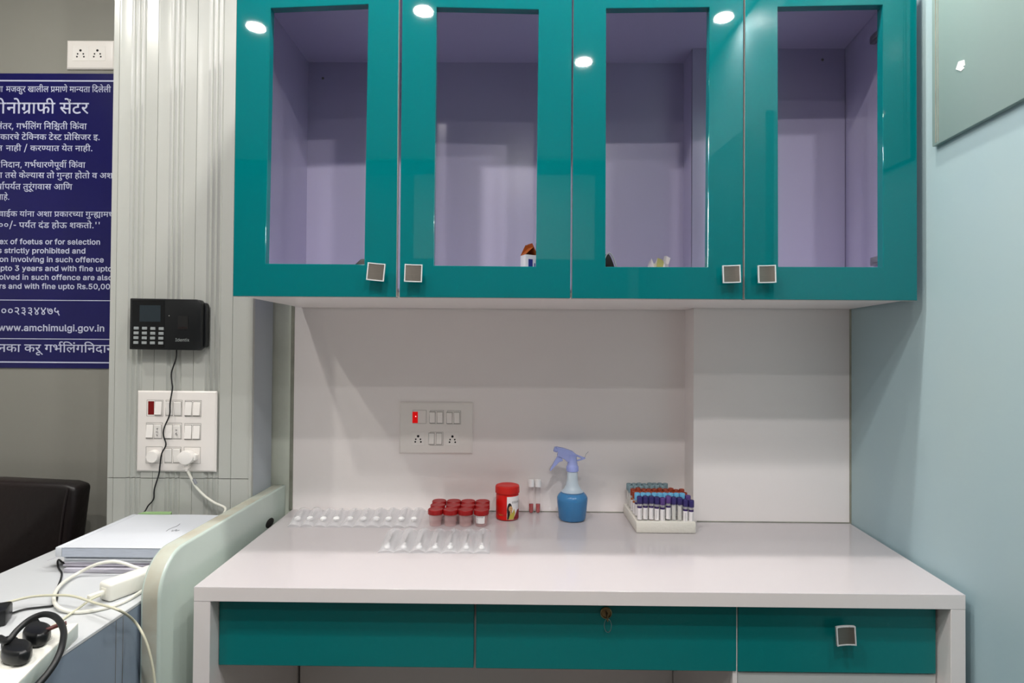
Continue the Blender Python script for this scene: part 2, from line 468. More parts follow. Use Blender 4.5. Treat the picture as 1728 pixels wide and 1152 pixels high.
# outlines of the letters on the signs, in thousandths of the letter height
GLYPHS={
'd50':[[515,545,515,-6,422,-6,422,244,213,244,209,183,197,161,179,149,159,145,137,148,95,173,59,212,36,256,33,278,37,297,49,313,70,324,120,327,120,545,-6,545,-6,628,618,628,618,545],[422,545,213,545,213,327,422,327]],
'd32':[[659,545,659,-6,566,-6,566,364,387,369,425,332,454,278,461,248,464,218,462,188,455,161,443,138,427,118,408,102,362,81,310,74,274,77,239,88,206,105,173,131,142,165,112,208,83,261,54,325,23,405,106,434,139,346,170,279,203,226,236,188,271,166,306,159,333,163,355,175,365,187,371,204,373,227,370,254,360,281,344,306,298,352,265,375,298,447,566,447,566,545,-6,545,-6,628,763,628,763,545]],
'd25':[[783,545,458,545,456,358,483,382,524,399,569,405,611,400,648,386,679,362,703,329,717,288,722,239,715,174,694,104,653,31,571,78,603,130,623,183,630,237,628,265,622,287,612,303,591,319,562,324,528,316,493,293,458,256,458,-6,365,-6,365,164,314,131,288,120,226,112,164,121,135,132,108,147,85,167,66,191,51,220,43,253,40,290,46,341,65,385,97,422,139,449,188,465,244,470,345,459,338,374,249,385,214,382,186,374,163,360,146,342,136,319,133,292,136,261,146,237,162,218,182,205,204,197,228,194,255,196,280,203,326,229,365,263,365,545,-6,545,-6,628,783,628]],
'd69':[[-256,-8,-213,7,-175,14,-136,17,-88,13,-48,-1,-15,-23,9,-53,23,-88,28,-129,23,-169,6,-204,-21,-234,-57,-256,-103,-270,-157,-274,-220,-269,-277,-253,-328,-227,-374,-193,-418,-152,-464,-99,-393,-49,-316,-131,-269,-165,-217,-184,-157,-190,-100,-182,-68,-159,-57,-122,-63,-96,-79,-78,-103,-67,-131,-63,-178,-68,-225,-87]],
'd52':[[404,42,341,-20,162,147,70,252,41,303,34,340,38,361,51,380,73,394,104,399,129,396,151,387,169,372,182,357,201,368,219,384,233,402,242,422,250,468,240,533,235,545,-6,545,-6,628,430,628,430,545,328,545,335,526,342,458,340,422,332,390,319,362,282,315,231,278,177,252,276,151]],
'd26':[[735,545,735,-6,642,-6,642,36,600,18,517,2,488,1,416,7,346,25,279,55,212,99,146,159,64,258,43,294,34,338,38,360,51,380,73,394,104,399,129,396,151,387,180,359,193,375,204,400,211,458,208,506,196,545,-6,545,-6,628,839,628,839,545],[556,240,595,252,642,283,642,545,289,545,296,526,304,458,300,406,288,362,268,325,241,294,208,268,176,251,218,206,266,163,316,129,370,105,427,90,490,85,545,89,596,103,642,126,642,189,595,168,547,159,490,160,461,167,434,178,410,193,389,212,372,235,360,260,352,289,350,319,355,366,372,405,400,437,437,460,481,474,551,478,622,468,615,387,540,398,511,396,488,389,468,377,454,362,446,341,443,316,446,291,454,272,468,257,487,247,509,240]],
'd66':[[176,545,176,-6,83,-6,83,545,-6,545,-6,628,279,628,279,545]],
'd54':[[-6,545,-6,628,699,628,699,545,595,545,595,-6,502,-6,502,349,471,347,448,339,417,315,388,273,360,201,271,228,293,291,303,311,260,337,236,344,209,347,186,345,167,337,152,326,141,310,134,292,132,271,134,247,141,224,169,179,318,40,255,-20,115,110,68,172,52,205,42,239,39,275,42,309,50,339,65,365,83,386,105,403,154,425,204,432,261,425,311,406,354,377,393,406,443,426,502,431,502,545]],
'd68':[[-189,609,-217,680,-226,748,-221,790,-207,827,-182,859,-149,883,-109,897,-61,902,-22,899,12,889,42,872,69,849,92,819,113,781,151,684,167,628,279,628,279,545,176,545,176,-6,83,-6,83,545,-6,545,-6,628,79,628,43,734,23,772,2,798,-25,814,-57,819,-80,816,-99,809,-113,797,-124,780,-131,759,-132,712,-108,636,-96,609]],
'd274':[[36,55,205,152,178,156,149,170,124,190,95,232,78,284,73,358,73,545,-6,545,-6,628,589,628,589,545,485,545,485,-6,392,-6,393,183,91,-21],[392,545,166,545,169,305,178,268,194,244,211,233,233,225,262,223,311,231,357,254,392,283]],
'd39':[[640,545,640,-6,547,-6,547,545,426,545,425,294,417,248,406,220,390,194,355,165,309,146,251,140,193,147,145,167,109,201,89,239,77,288,73,352,73,545,-6,545,-6,628,743,628,743,545],[249,223,279,226,301,236,316,252,330,289,333,353,333,545,166,545,170,292,183,254,194,241,208,231,226,225]],
'd75':[[-173,609,-202,703,-230,764,-244,784,-260,799,-276,809,-294,815,-335,816,-389,802,-417,886,-352,900,-283,899,-250,890,-221,876,-195,854,-170,824,-148,786,-127,740,-86,609]],
'd202':[[-6,628,379,628,379,545,-6,545],[210,292,210,244,206,217,194,198,176,186,153,182,126,188,98,204,65,237,40,277,31,318,35,341,46,359,67,371,98,375,391,375,391,292]],
'd51':[[601,628,601,545,497,545,497,-6,404,-6,404,169,345,141,286,128,253,126,195,133,145,154,103,188,70,234,46,289,31,357,104,380,126,394,142,411,151,432,154,457,151,482,131,529,120,545,-6,545,-6,628],[137,298,149,274,165,250,183,232,204,219,230,212,259,209,290,211,318,218,366,244,404,277,404,545,220,545,233,518,243,482,246,445,233,378,195,328]],
'd40':[[487,545,487,-6,394,-6,394,322,224,319,174,308,154,294,142,281,135,262,132,237,136,206,148,176,168,146,232,81,280,40,217,-20,127,64,81,119,50,178,42,210,40,265,53,307,69,334,89,356,135,384,192,400,272,405,394,405,394,545,-6,545,-6,628,590,628,590,545]],
'd67':[[83,545,-6,545,-6,628,71,628,55,667,47,724,54,774,74,818,107,854,152,881,205,897,266,902,358,893,442,868,519,824,589,767,653,698,714,610,617,609,511,726,400,795,283,818,241,815,205,805,177,790,157,769,144,744,140,714,142,687,159,643,168,628,279,628,279,545,176,545,176,-6,83,-6]],
'd42':[[411,-66,339,67,287,62,230,67,173,81,121,107,98,126,79,147,62,173,50,202,42,235,42,301,56,350,82,389,122,424,150,438,215,456,289,462,289,545,-6,545,-6,628,540,628,540,545,382,545,382,379,260,376,213,367,176,350,158,334,144,314,135,290,132,262,136,230,149,203,169,179,199,161,238,150,305,147,300,176,306,208,323,230,347,242,373,246,401,243,424,234,443,220,461,192,467,162,463,132,451,109,434,92,418,84,489,-26]],
'd44':[[-9,631,578,631,578,542,475,542,475,-9,376,-9,376,289,213,289,213,243,209,216,197,196,177,183,153,179,125,185,96,202,62,235,37,276,28,318,32,342,44,362,66,374,97,378,376,378,376,542,-9,542]],
'd79':[[179,542,179,-9,80,-9,80,542,-9,542,-9,631,282,631,282,542],[83,606,54,702,26,762,12,783,-3,797,-18,806,-36,812,-76,813,-132,798,-162,889,-93,903,-23,902,10,893,39,878,66,856,91,826,114,788,135,741,177,606]],
'd256':[[170,-36,112,46,384,210,384,542,217,542,217,233,214,208,203,187,184,173,160,169,130,175,101,192,67,225,41,266,32,308,36,332,48,352,70,364,118,367,118,542,-9,542,-9,631,587,631,587,542,483,542,483,-9,384,-9,385,107]],
'd47':[[469,542,467,363,490,384,532,402,578,408,621,403,658,388,691,364,715,330,729,288,734,239,727,173,706,103,663,27,575,77,609,131,629,184,636,237,634,264,628,285,618,301,598,316,570,321,538,313,503,291,469,253,469,-9,370,-9,370,177,326,152,277,139,221,139,172,152,133,176,102,212,81,259,71,318,70,542,-9,542,-9,631,795,631,795,542],[169,542,172,302,183,263,195,246,208,235,226,228,248,226,296,233,337,254,370,282,370,542]],
'd60':[[596,542,596,-9,497,-9,497,255,428,243,321,245,213,268,181,250,270,152,393,42,326,-25,153,145,66,251,37,302,31,340,35,362,48,383,72,397,104,402,130,399,153,389,180,363,191,376,201,401,208,458,204,510,194,542,-9,542,-9,631,700,631,700,542],[439,335,497,346,497,542,293,542,302,513,307,458,303,405,285,353,277,340,333,332]],
'd6':[[-194,772,-189,798,-175,819,-154,834,-130,839,-105,834,-84,819,-70,798,-66,772,-70,746,-84,725,-105,710,-130,705,-154,710,-175,725,-189,746]],
'd35':[[528,542,380,542,380,340,260,336,210,323,186,311,158,284,141,252,135,215,137,186,144,162,155,141,170,123,188,109,232,89,283,83,346,88,424,116,460,134,494,42,391,5,322,-8,241,-6,198,3,159,18,123,39,94,65,69,96,51,133,41,174,37,220,41,263,53,301,73,335,99,363,130,387,166,405,205,418,246,426,281,428,281,542,-9,542,-9,631,528,631]],
'd799':[[39,-135,90,122,195,122,206,106,151,-54,117,-135]],
'd27':[[214,545,214,234,211,209,200,189,183,176,160,172,131,178,103,194,69,227,44,267,35,308,39,331,50,349,71,361,121,365,121,545,-6,545,-6,628,584,628,584,545,480,545,480,-6,387,-6,387,545]],
'd49':[[198,637,242,627,279,606,307,575,326,535,337,476,338,327,527,327,527,545,396,545,396,628,723,628,723,545,620,545,620,-6,527,-6,527,244,338,244,334,183,322,161,304,149,283,145,261,148,219,173,183,212,161,256,158,278,162,297,173,313,194,324,247,327,245,478,236,518,227,534,213,550,193,559,169,562,147,559,132,550,123,538,120,521,125,499,141,483,159,475,225,465,215,382,162,390,121,402,87,421,61,446,45,479,40,520,44,557,58,588,80,610,109,626,140,635]],
'd181':[[-194,609,-231,686,-244,737,-246,762,-241,805,-225,840,-199,867,-166,887,-128,898,-85,902,-25,895,29,876,3,798,-39,815,-78,821,-101,819,-120,812,-135,800,-145,785,-152,768,-152,726,-141,685,-98,609]],
'd558':[[613,545,613,-143,520,-143,520,-68,492,-84,450,-97,404,-101,362,-96,325,-83,291,-59,266,-28,250,9,246,42,153,-23,98,54,383,224,423,153,360,109,346,91,339,71,336,48,339,25,346,8,358,-5,380,-16,404,-20,429,-18,451,-12,490,11,520,41,520,243,431,255,336,279,258,307,74,194,19,272,172,355,147,375,122,400,104,425,92,450,85,476,83,503,88,538,103,570,128,599,161,621,200,634,247,638,290,634,327,621,360,600,385,572,400,538,405,500,402,471,395,444,365,397,331,364,380,348,449,335,520,328,520,545,456,545,456,628,716,628,716,545],[248,401,281,429,304,463,312,500,307,527,294,545,273,556,244,560,218,556,195,544,179,525,174,497,178,474,190,449,204,433]],
'd57':[[577,545,473,545,473,-6,381,-6,381,155,326,127,267,114,198,114,165,122,134,134,107,150,84,170,65,194,51,222,43,252,40,286,47,340,66,386,100,423,143,449,196,465,343,463,360,459,355,374,259,385,222,382,191,373,166,359,148,340,137,316,133,287,136,258,146,234,162,217,183,204,208,197,235,194,267,196,296,204,345,231,381,263,381,545,-6,545,-6,628,577,628]],
'd30':[[655,545,551,545,551,-6,459,-6,459,155,405,127,350,114,317,112,267,117,224,132,187,156,158,190,141,229,135,275,138,304,148,332,163,356,176,367,32,363,32,447,396,446,387,364,315,361,285,353,260,341,242,323,231,301,227,274,230,249,239,230,254,214,273,203,294,196,317,194,348,196,375,203,422,230,459,263,459,545,-6,545,-6,628,655,628]],
'd183':[[624,545,458,545,458,344,499,364,542,373,637,374,637,291,552,290,510,281,458,250,458,-6,365,-6,365,164,314,131,288,120,226,112,164,121,135,132,108,147,85,167,66,191,51,220,43,253,40,290,46,341,65,385,97,422,139,449,188,465,244,470,345,459,338,374,249,385,214,382,186,374,163,360,146,342,136,319,133,292,136,261,146,237,162,218,182,205,204,197,228,194,255,196,280,203,326,229,365,263,365,545,-6,545,-6,628,624,628]],
'd215':[[450,334,483,339,493,255,380,245,261,258,213,271,177,251,268,150,389,42,326,-20,155,147,68,253,40,303,34,340,38,361,51,380,73,394,104,399,129,396,151,387,180,359,193,375,204,400,211,458,207,511,197,545,-6,545,-6,628,409,628,409,545,289,545,299,512,304,458,300,406,283,354,272,338,333,329]],
'd11':[[243,214,187,201,160,190,101,234,77,259,59,287,48,318,44,352,47,379,55,403,67,422,83,438,110,453,163,468,308,471,308,545,-6,545,-6,628,511,628,511,545,401,545,401,388,168,385,149,376,139,364,136,347,139,327,149,310,176,284,238,298,275,300,323,296,365,283,402,261,430,232,447,196,453,154,448,112,434,76,410,47,377,24,337,8,295,4,423,-37,385,-118,174,-5,107,4,80,13,51,34,42,65,46,87,57,106,76,118,101,122,123,119,161,102,196,76,262,76,297,83,325,94,344,109,356,128,360,153,354,180,338,199,321,208,299,214]],
'd801':[[66,54,71,88,86,111,108,123,133,127,159,123,182,111,197,88,202,54,197,21,182,-2,159,-16,133,-20,108,-16,86,-2,71,21]],
'd61':[[313,72,360,92,376,102,392,122,397,148,394,170,385,188,370,203,349,214,318,221,280,223,239,220,205,211,178,196,159,176,148,152,144,124,149,85,165,47,201,4,311,-89,248,-150,188,-100,141,-56,103,-13,75,31,58,79,52,130,59,179,80,220,107,248,92,265,69,308,63,352,66,379,74,403,86,422,102,438,128,453,178,468,229,471,355,471,355,545,-6,545,-6,628,552,628,552,545,448,545,448,388,187,385,168,376,158,364,155,347,157,330,175,301,185,291,248,304,328,304,366,296,399,284,426,269,449,250,466,228,478,204,485,179,487,153,483,115,471,82,452,53,424,29,390,10,345,-6]],
'd802':[[300,839,395,839,130,-172,34,-172]],
'd197':[[251,140,193,147,145,167,109,201,89,239,77,288,73,352,73,545,-6,545,-6,628,487,628,487,545,426,545,425,294,417,248,406,220,390,194,355,165,309,146],[249,223,279,226,301,236,316,252,330,289,333,353,333,545,166,545,170,292,183,254,194,241,208,231,226,225]],
'd43':[[636,545,532,545,532,-6,439,-6,439,140,379,111,320,99,283,97,234,102,191,116,155,139,127,170,110,208,105,251,107,279,114,305,126,330,139,346,116,357,89,375,67,398,50,425,39,457,36,493,41,532,55,567,79,597,110,620,146,633,187,638,222,635,252,625,279,609,300,587,313,561,317,531,312,499,298,468,272,435,201,480,220,506,224,526,222,539,215,550,204,559,184,562,161,557,140,542,130,527,124,510,122,489,126,462,136,441,153,426,174,415,224,403,340,408,331,326,268,325,243,318,223,308,209,293,200,276,197,254,200,231,209,212,223,198,242,187,265,181,292,179,325,181,353,188,402,215,439,248,439,545,377,545,377,628,636,628]],
'd46':[[485,545,485,-6,392,-6,392,181,337,153,285,141,227,142,179,154,140,176,108,210,85,256,74,318,73,545,-6,545,-6,628,589,628,589,545],[392,545,166,545,169,305,178,268,194,244,211,233,234,225,263,223,312,231,357,254,392,283]],
'd70':[[-55,-249,-115,-267,-173,-274,-221,-270,-261,-256,-295,-233,-319,-203,-334,-167,-339,-126,-334,-88,-318,-54,-291,-24,-255,-1,-212,12,-162,17,-113,14,-69,4,-28,-12,8,-33,42,-58,100,-118,154,-191,81,-236,42,-181,6,-139,-31,-106,-69,-82,-111,-68,-156,-63,-186,-65,-211,-71,-229,-81,-247,-102,-253,-128,-247,-157,-230,-176,-206,-186,-178,-190,-131,-185,-84,-167]],
'd210':[[-6,628,521,628,521,545,-6,545],[541,342,494,350,471,347,448,339,417,315,388,273,360,201,271,228,293,291,303,311,261,337,236,344,209,347,186,345,167,337,152,326,141,310,134,292,132,271,134,247,141,224,169,179,318,40,255,-20,115,110,68,172,52,205,42,239,39,275,42,309,50,339,65,365,83,386,104,403,153,425,204,432,261,425,311,406,354,377,394,406,444,426,515,432,564,422]],
'd9':[[476,218,471,174,455,137,428,109,394,90,355,78,312,74,255,81,203,103,155,140,110,192,66,264,21,359,103,390,135,319,166,264,198,218,231,185,267,166,305,159,347,167,363,175,375,188,382,205,385,227,383,250,376,270,351,308,316,341,254,334,249,416,295,420,326,428,348,440,362,455,371,473,374,494,369,522,353,541,329,552,302,556,257,552,167,517,138,597,209,626,266,637,298,638,347,634,388,620,422,597,446,568,460,534,465,495,457,445,434,403,401,375,415,361,516,357,588,368,588,545,515,545,515,628,785,628,785,545,681,545,681,-6,588,-6,588,283,524,274,463,276,474,241]],
'd58':[[99,185,78,191,60,202,40,225,34,255,39,283,54,304,77,316,104,320,144,312,191,283,219,295,246,314,268,339,285,368,296,403,299,443,296,477,286,505,271,528,251,546,227,556,199,560,174,557,157,548,147,534,144,516,153,486,166,472,188,460,237,448,278,445,258,363,194,372,146,388,109,413,82,444,65,478,60,517,64,550,77,580,97,605,126,623,162,634,204,638,236,636,266,628,295,616,321,599,344,576,364,550,378,518,387,481,390,440,386,394,374,351,355,309,328,272,295,241,263,220,345,139,423,42,349,-9,253,113,177,188,152,184],[597,545,597,-6,504,-6,504,545,415,545,415,628,701,628,701,545]],
'd10':[[476,218,471,174,455,137,428,109,394,90,355,78,312,74,255,81,203,103,155,140,110,192,66,264,21,359,103,390,135,319,166,264,198,218,231,185,267,166,305,159,347,167,363,175,375,188,382,205,385,227,383,250,376,270,351,308,316,341,254,334,249,416,295,420,326,428,348,440,362,455,371,473,374,494,369,522,353,541,329,552,302,556,257,552,167,517,138,597,209,626,266,637,298,638,347,634,388,620,422,597,446,568,460,534,465,495,457,445,434,403,401,375,415,361,516,357,588,368,588,545,515,545,515,628,1044,628,1044,545,940,545,940,-6,847,-6,847,545,681,545,681,-6,588,-6,588,283,524,274,463,276,474,241]],
'd59':[[599,628,599,545,495,545,495,-6,402,-6,402,182,343,154,287,142,227,141,179,154,140,176,108,210,85,256,74,318,73,545,-6,545,-6,628],[402,545,215,546,406,294],[193,244,210,233,233,225,262,223,311,231,351,247,161,500,168,305,177,268]],
'd12':[[243,214,187,201,160,190,101,234,77,259,59,287,48,318,44,352,47,379,55,403,67,422,83,438,110,453,163,468,308,471,308,545,-6,545,-6,628,511,628,511,545,401,545,401,388,168,385,149,376,139,364,136,347,139,327,149,310,176,284,238,298,275,300,323,296,365,283,402,261,430,232,447,196,453,154,448,112,434,76,410,47,377,24,337,8,295,4,423,-37,385,-118,174,-5,107,4,80,13,51,34,42,65,46,87,57,106,76,118,101,122,123,119,161,102,196,76,262,76,297,83,325,94,344,109,356,128,360,153,354,180,338,199,321,208,299,214],[289,609,252,686,239,737,237,762,242,805,258,840,284,867,317,887,355,898,398,902,458,895,512,876,486,798,444,815,405,821,382,819,363,812,348,800,338,785,331,768,331,726,342,685,385,609]],
'd188':[[-6,628,416,628,416,545,-6,545],[517,199,449,148,403,126,349,114,317,112,267,117,224,132,187,156,158,190,141,229,135,275,138,304,148,332,163,356,176,367,32,363,32,447,396,446,387,364,315,361,285,353,260,341,242,323,231,301,227,274,230,249,239,230,254,214,273,203,294,196,317,194,348,196,376,204,424,231,470,271]],
'd577':[[277,-223,151,-106,96,-36,77,-1,63,35,55,73,53,136,66,184,77,208,109,246,94,263,69,307,63,352,66,379,74,403,86,422,102,438,128,453,178,468,229,471,355,471,355,545,-6,545,-6,628,807,628,807,545,704,545,704,-155,611,-155,611,-60,564,-78,517,-86,490,-87,441,-82,396,-66,355,-40,319,-3,292,45,270,110,342,124,365,134,388,151,395,173,385,199,354,216,299,222,212,208,161,169,144,101,146,75,152,49,178,-2,224,-56,340,-163],[522,-2,564,10,611,39,611,545,448,545,448,388,187,385,168,376,158,364,155,347,157,330,175,301,186,290,272,306,328,304,390,292,418,280,441,266,461,248,475,226,484,201,487,173,484,141,474,114,457,92,409,60,386,50,398,35,415,20,453,2,474,-2]],
'd106':[[275,115,237,118,201,127,169,141,140,161,115,186,95,215,81,247,72,283,69,321,72,360,81,395,95,427,115,456,139,480,168,500,200,514,236,523,274,526,313,523,349,514,381,500,411,480,435,455,455,426,470,394,479,358,482,319,479,281,470,245,456,213,436,184,411,160,382,141,350,126,314,118],[273,198,305,202,332,214,356,233,374,259,384,288,388,322,385,356,374,385,358,410,335,428,308,439,277,443,246,439,219,427,195,408,177,382,167,352,163,318,166,284,177,255,193,231,216,213,242,202]],
'd800':[[43,344,297,344,297,250,43,250]],
'd37':[[330,214,274,201,247,190,188,234,164,259,146,287,135,318,131,352,134,379,142,403,154,422,170,438,197,453,250,468,395,471,395,545,-6,545,-6,628,598,628,598,545,488,545,488,388,255,385,236,376,226,364,223,347,226,327,236,310,263,284,325,298,362,300,410,296,452,283,489,261,517,232,534,196,540,154,534,110,517,72,489,39,449,14,399,-1,337,-6,273,-1,213,14,159,39,108,71,62,110,16,159,87,215,128,170,167,137,205,112,246,94,290,84,337,80,399,88,435,112,447,152,441,180,425,200,408,209,386,214]],
'd14':[[-6,628,786,628,786,545,463,546,476,527,487,496,491,464,482,407,455,360,415,328,447,295,506,327,550,338,573,339,615,334,652,321,684,298,708,267,722,229,727,185,720,122,699,60,658,-8,575,39,608,86,628,131,635,181,633,206,626,226,616,240,594,253,565,258,540,254,515,242,491,225,504,173,502,120,495,90,482,65,464,43,443,25,417,11,360,-4,328,-6,290,-3,252,8,216,25,182,51,148,84,116,127,84,178,53,239,21,317,103,346,145,245,189,167,213,137,238,112,264,94,292,84,320,80,345,82,366,88,384,97,397,111,405,132,408,160,406,185,398,209,370,254,327,295,258,287,253,369,303,374,339,382,365,395,383,412,394,435,398,463,394,489,384,512,368,531,349,545,-6,545]],
'd794':[[135,465,108,735,233,735,206,465]],
'be':[[306,-34,253,-30,203,-17,159,5,120,34,88,69,62,112,43,160,32,212,29,269,32,325,43,378,61,426,86,469,117,505,155,535,198,557,245,570,297,575,359,568,420,547,473,509,498,482,518,451,534,416,547,375,554,330,557,221,88,221,88,339,511,325,428,252,417,352,409,377,397,400,383,418,366,433,347,444,323,450,296,453,269,450,245,443,224,432,206,417,190,399,178,379,164,330,162,255,164,219,170,189,180,162,194,140,211,121,231,107,253,97,279,91,307,88,334,91,358,96,379,106,396,119,409,137,429,176,555,142,535,91,518,63,474,18,416,-15,346,-32]],
'bx':[[-5,-19,255,339,254,222,7,565,158,568,336,273,215,272,317,451,393,568,542,565,293,218,293,333,550,-19,400,-22,211,284,333,285,233,111,145,-22]],
'bo':[[299,-34,248,-30,201,-17,157,5,120,34,88,70,62,112,44,160,32,213,29,270,32,327,44,380,62,428,88,471,120,507,157,536,201,558,248,571,299,575,351,571,398,558,442,536,480,507,512,471,537,428,556,380,567,327,571,270,567,213,556,160,537,112,512,70,480,34,442,5,398,-17,351,-30],[299,89,330,92,355,100,377,113,395,130,410,152,422,177,436,237,436,302,422,363,410,388,395,410,377,428,355,441,330,449,299,452,269,449,244,441,223,428,205,410,190,389,178,363,164,303,164,237,178,177,190,152,205,130,223,113,244,100,269,92]],
'bf':[[353,568,353,449,-12,449,-12,568],[95,-22,95,620,98,652,107,683,121,710,140,733,163,752,215,776,272,784,329,778,382,761,345,647,282,658,263,656,249,651,240,644,233,634,229,620,227,-22]],
'bt':[[314,568,314,449,-12,449,-12,568],[70,698,202,698,202,143,205,116,211,103,221,98,306,100,334,-15,242,-29,193,-24,151,-10,116,14,90,48,75,88,70,134]],
'bu':[[262,-29,224,-26,188,-18,155,-3,125,17,100,43,81,75,66,111,58,153,55,199,55,568,187,568,187,208,190,172,200,145,215,123,234,107,258,98,288,94,330,101,364,120,377,133,388,150,396,169,404,220,404,568,536,568,536,-22,407,-22,407,154,474,154,441,76,414,36,382,6,345,-13,305,-25]],
'bs':[[224,-32,156,-16,125,-2,98,16,74,39,55,65,41,95,25,148,150,178,166,135,178,118,193,105,212,95,235,90,262,87,294,90,319,97,340,108,354,121,362,134,364,148,361,165,352,179,323,195,163,238,122,258,90,284,66,315,52,352,47,393,51,428,61,460,78,489,100,515,127,536,159,553,194,565,232,572,309,573,345,566,403,542,448,504,478,456,497,406,378,375,349,424,337,437,321,447,300,454,272,456,245,454,222,447,203,437,190,425,183,413,181,399,184,381,195,368,229,350,386,308,426,288,458,262,482,231,496,194,500,154,497,119,486,86,469,56,446,29,417,7,384,-10,347,-23,306,-31]],
'br':[[55,-22,55,568,184,568,184,484,154,484,162,500,183,526,210,547,241,563,275,573,376,575,376,440,302,447,260,440,226,422,202,396,189,362,187,-22]],
'bl':[[158,-22,121,-9,91,14,71,44,59,80,55,120,55,750,187,750,189,115,193,103,196,101,263,101,290,-13,218,-25]],
'bc':[[249,-30,201,-17,157,5,120,34,88,70,62,112,44,160,32,213,29,270,32,327,44,380,62,428,88,471,120,507,157,536,201,558,249,571,327,574,380,564,428,544,471,516,506,479,532,434,549,387,424,352,400,404,375,429,342,446,299,452,269,449,244,441,223,428,205,410,190,389,178,363,164,303,164,237,178,177,190,152,205,130,223,113,244,100,269,92,299,89,343,95,377,113,402,139,426,194,552,158,523,87,492,45,453,11,406,-14,355,-29,327,-33]],
'bi':[[55,-22,55,568,187,568,187,-22],[122,613,90,619,63,636,44,662,38,693,44,725,63,751,90,768,122,774,153,768,180,751,199,725,206,693,199,662,180,636,153,619]],
'bn':[[187,-22,55,-22,55,568,184,568,184,392,117,392,149,470,176,509,208,539,245,559,285,571,329,575,368,572,404,564,436,549,466,529,490,503,510,472,525,435,533,393,536,347,536,-22,404,-22,404,338,400,374,391,401,376,423,357,439,333,448,303,451,261,445,226,426,214,413,203,396,194,377,189,354]],
'by':[[40,-216,75,-96,128,-106,145,-106,159,-101,172,-91,190,-62,211,-3,-6,568,138,568,282,162,326,3,235,3,302,229,425,568,568,568,304,-119,273,-167,234,-203,187,-223,132,-230]],
'bp':[[55,-226,55,568,184,568,184,480,161,480,195,526,235,554,262,566,294,573,330,575,378,571,422,558,463,537,498,508,528,473,552,430,570,382,580,329,584,271,580,213,570,160,552,112,528,69,499,34,463,5,423,-17,378,-30,331,-34,295,-32,263,-25,215,0,181,32,160,62,187,62,187,-226],[317,89,345,92,369,99,389,112,407,129,422,151,434,176,448,238,448,306,434,368,423,392,408,413,390,430,370,442,346,449,317,452,290,450,266,442,246,431,228,415,214,395,202,370,193,342,186,272,194,202,202,173,214,148,229,127,247,111,267,99,291,91]],
'bh':[[187,-22,55,-22,55,750,187,750,187,392,117,392,149,470,176,509,208,539,245,559,285,571,329,575,368,572,404,564,437,549,466,529,491,503,511,472,525,435,533,393,536,347,536,-22,404,-22,404,338,400,374,391,401,376,423,357,439,333,448,303,451,261,445,226,426,214,413,203,396,194,377,189,354]],
'bb':[[331,-34,295,-32,263,-25,215,0,181,32,160,62,184,62,184,-22,55,-22,55,750,187,750,187,480,161,480,195,526,235,554,262,566,294,573,330,575,378,571,422,558,463,537,498,508,528,473,552,430,570,382,580,329,584,271,580,213,570,160,552,112,528,69,499,34,463,5,423,-17,378,-30],[317,89,345,92,369,99,389,112,407,129,422,151,434,176,448,238,448,306,434,368,423,392,408,413,390,430,370,442,346,449,317,452,290,450,266,442,246,431,228,415,214,395,202,370,193,342,186,272,194,202,202,173,214,148,229,127,247,111,267,99,291,91]],
'bd':[[281,-34,234,-30,190,-17,149,5,114,34,84,69,60,112,43,160,32,213,29,271,32,329,43,382,60,430,84,473,114,508,150,537,191,558,235,571,282,575,318,573,351,566,399,541,432,510,452,480,425,480,425,750,557,750,557,-22,428,-22,428,62,451,62,417,16,376,-13,349,-25,317,-32],[295,89,322,91,345,99,366,111,383,127,398,148,410,173,419,202,426,272,419,342,410,370,399,395,384,415,366,431,346,442,322,450,295,452,267,449,243,442,222,430,204,413,190,392,178,368,164,306,164,238,178,176,190,151,205,129,223,112,244,99,267,92]],
'ba':[[194,-33,159,-25,127,-13,97,4,72,26,50,52,34,83,25,117,22,155,24,188,31,217,44,244,79,282,125,309,252,338,357,352,369,356,372,359,374,370,372,395,364,416,352,431,336,443,303,452,260,452,223,443,203,431,187,418,153,369,28,410,56,466,77,495,103,519,158,552,220,569,300,574,372,561,421,539,445,521,465,499,483,473,496,440,504,402,507,-22,376,-22,376,52,403,52,378,19,340,-9,292,-28,261,-33],[245,87,273,89,297,94,316,103,348,129,368,162,374,199,374,238,380,240,218,213,180,197,166,186,158,172,155,151,157,132,165,117,177,105,195,95,218,89]],
'bv':[[220,-22,-6,568,138,568,282,162,326,3,236,3,302,229,424,568,568,568,342,-22]],
'bg':[[258,-236,187,-221,129,-194,86,-157,42,-99,149,-30,190,-78,207,-93,229,-105,272,-116,298,-117,335,-114,367,-105,392,-90,411,-71,422,-44,426,-8,426,78,451,78,416,33,376,6,348,-5,282,-13,235,-10,192,2,152,21,116,47,86,81,61,120,43,167,32,218,29,275,32,332,43,384,61,432,85,473,115,509,151,537,191,558,236,571,283,575,319,573,351,566,400,541,433,510,454,480,429,480,429,568,558,568,558,-15,554,-62,543,-105,523,-142,496,-172,464,-197,427,-215,387,-228,343,-235],[296,109,324,111,347,118,368,128,385,142,400,161,411,184,420,210,427,277,420,344,411,371,400,395,385,415,367,431,347,443,323,450,296,452,268,449,243,442,223,430,205,413,190,393,178,369,164,310,164,243,169,214,178,187,190,164,205,145,222,129,243,118,267,111]],
'b3':[[310,-32,264,-29,221,-21,180,-7,143,12,110,36,82,66,60,100,46,139,35,206,172,206,188,151,211,124,244,105,287,95,337,95,383,108,401,117,417,129,429,144,439,162,444,181,444,227,430,268,419,284,403,299,382,312,356,322,324,328,204,331,204,434,388,648,388,624,75,624,75,750,554,750,554,651,292,367,281,432,354,434,404,428,449,412,488,390,521,361,548,328,567,289,579,249,583,205,579,161,567,120,547,82,520,49,487,21,449,-2,406,-19,360,-29]],
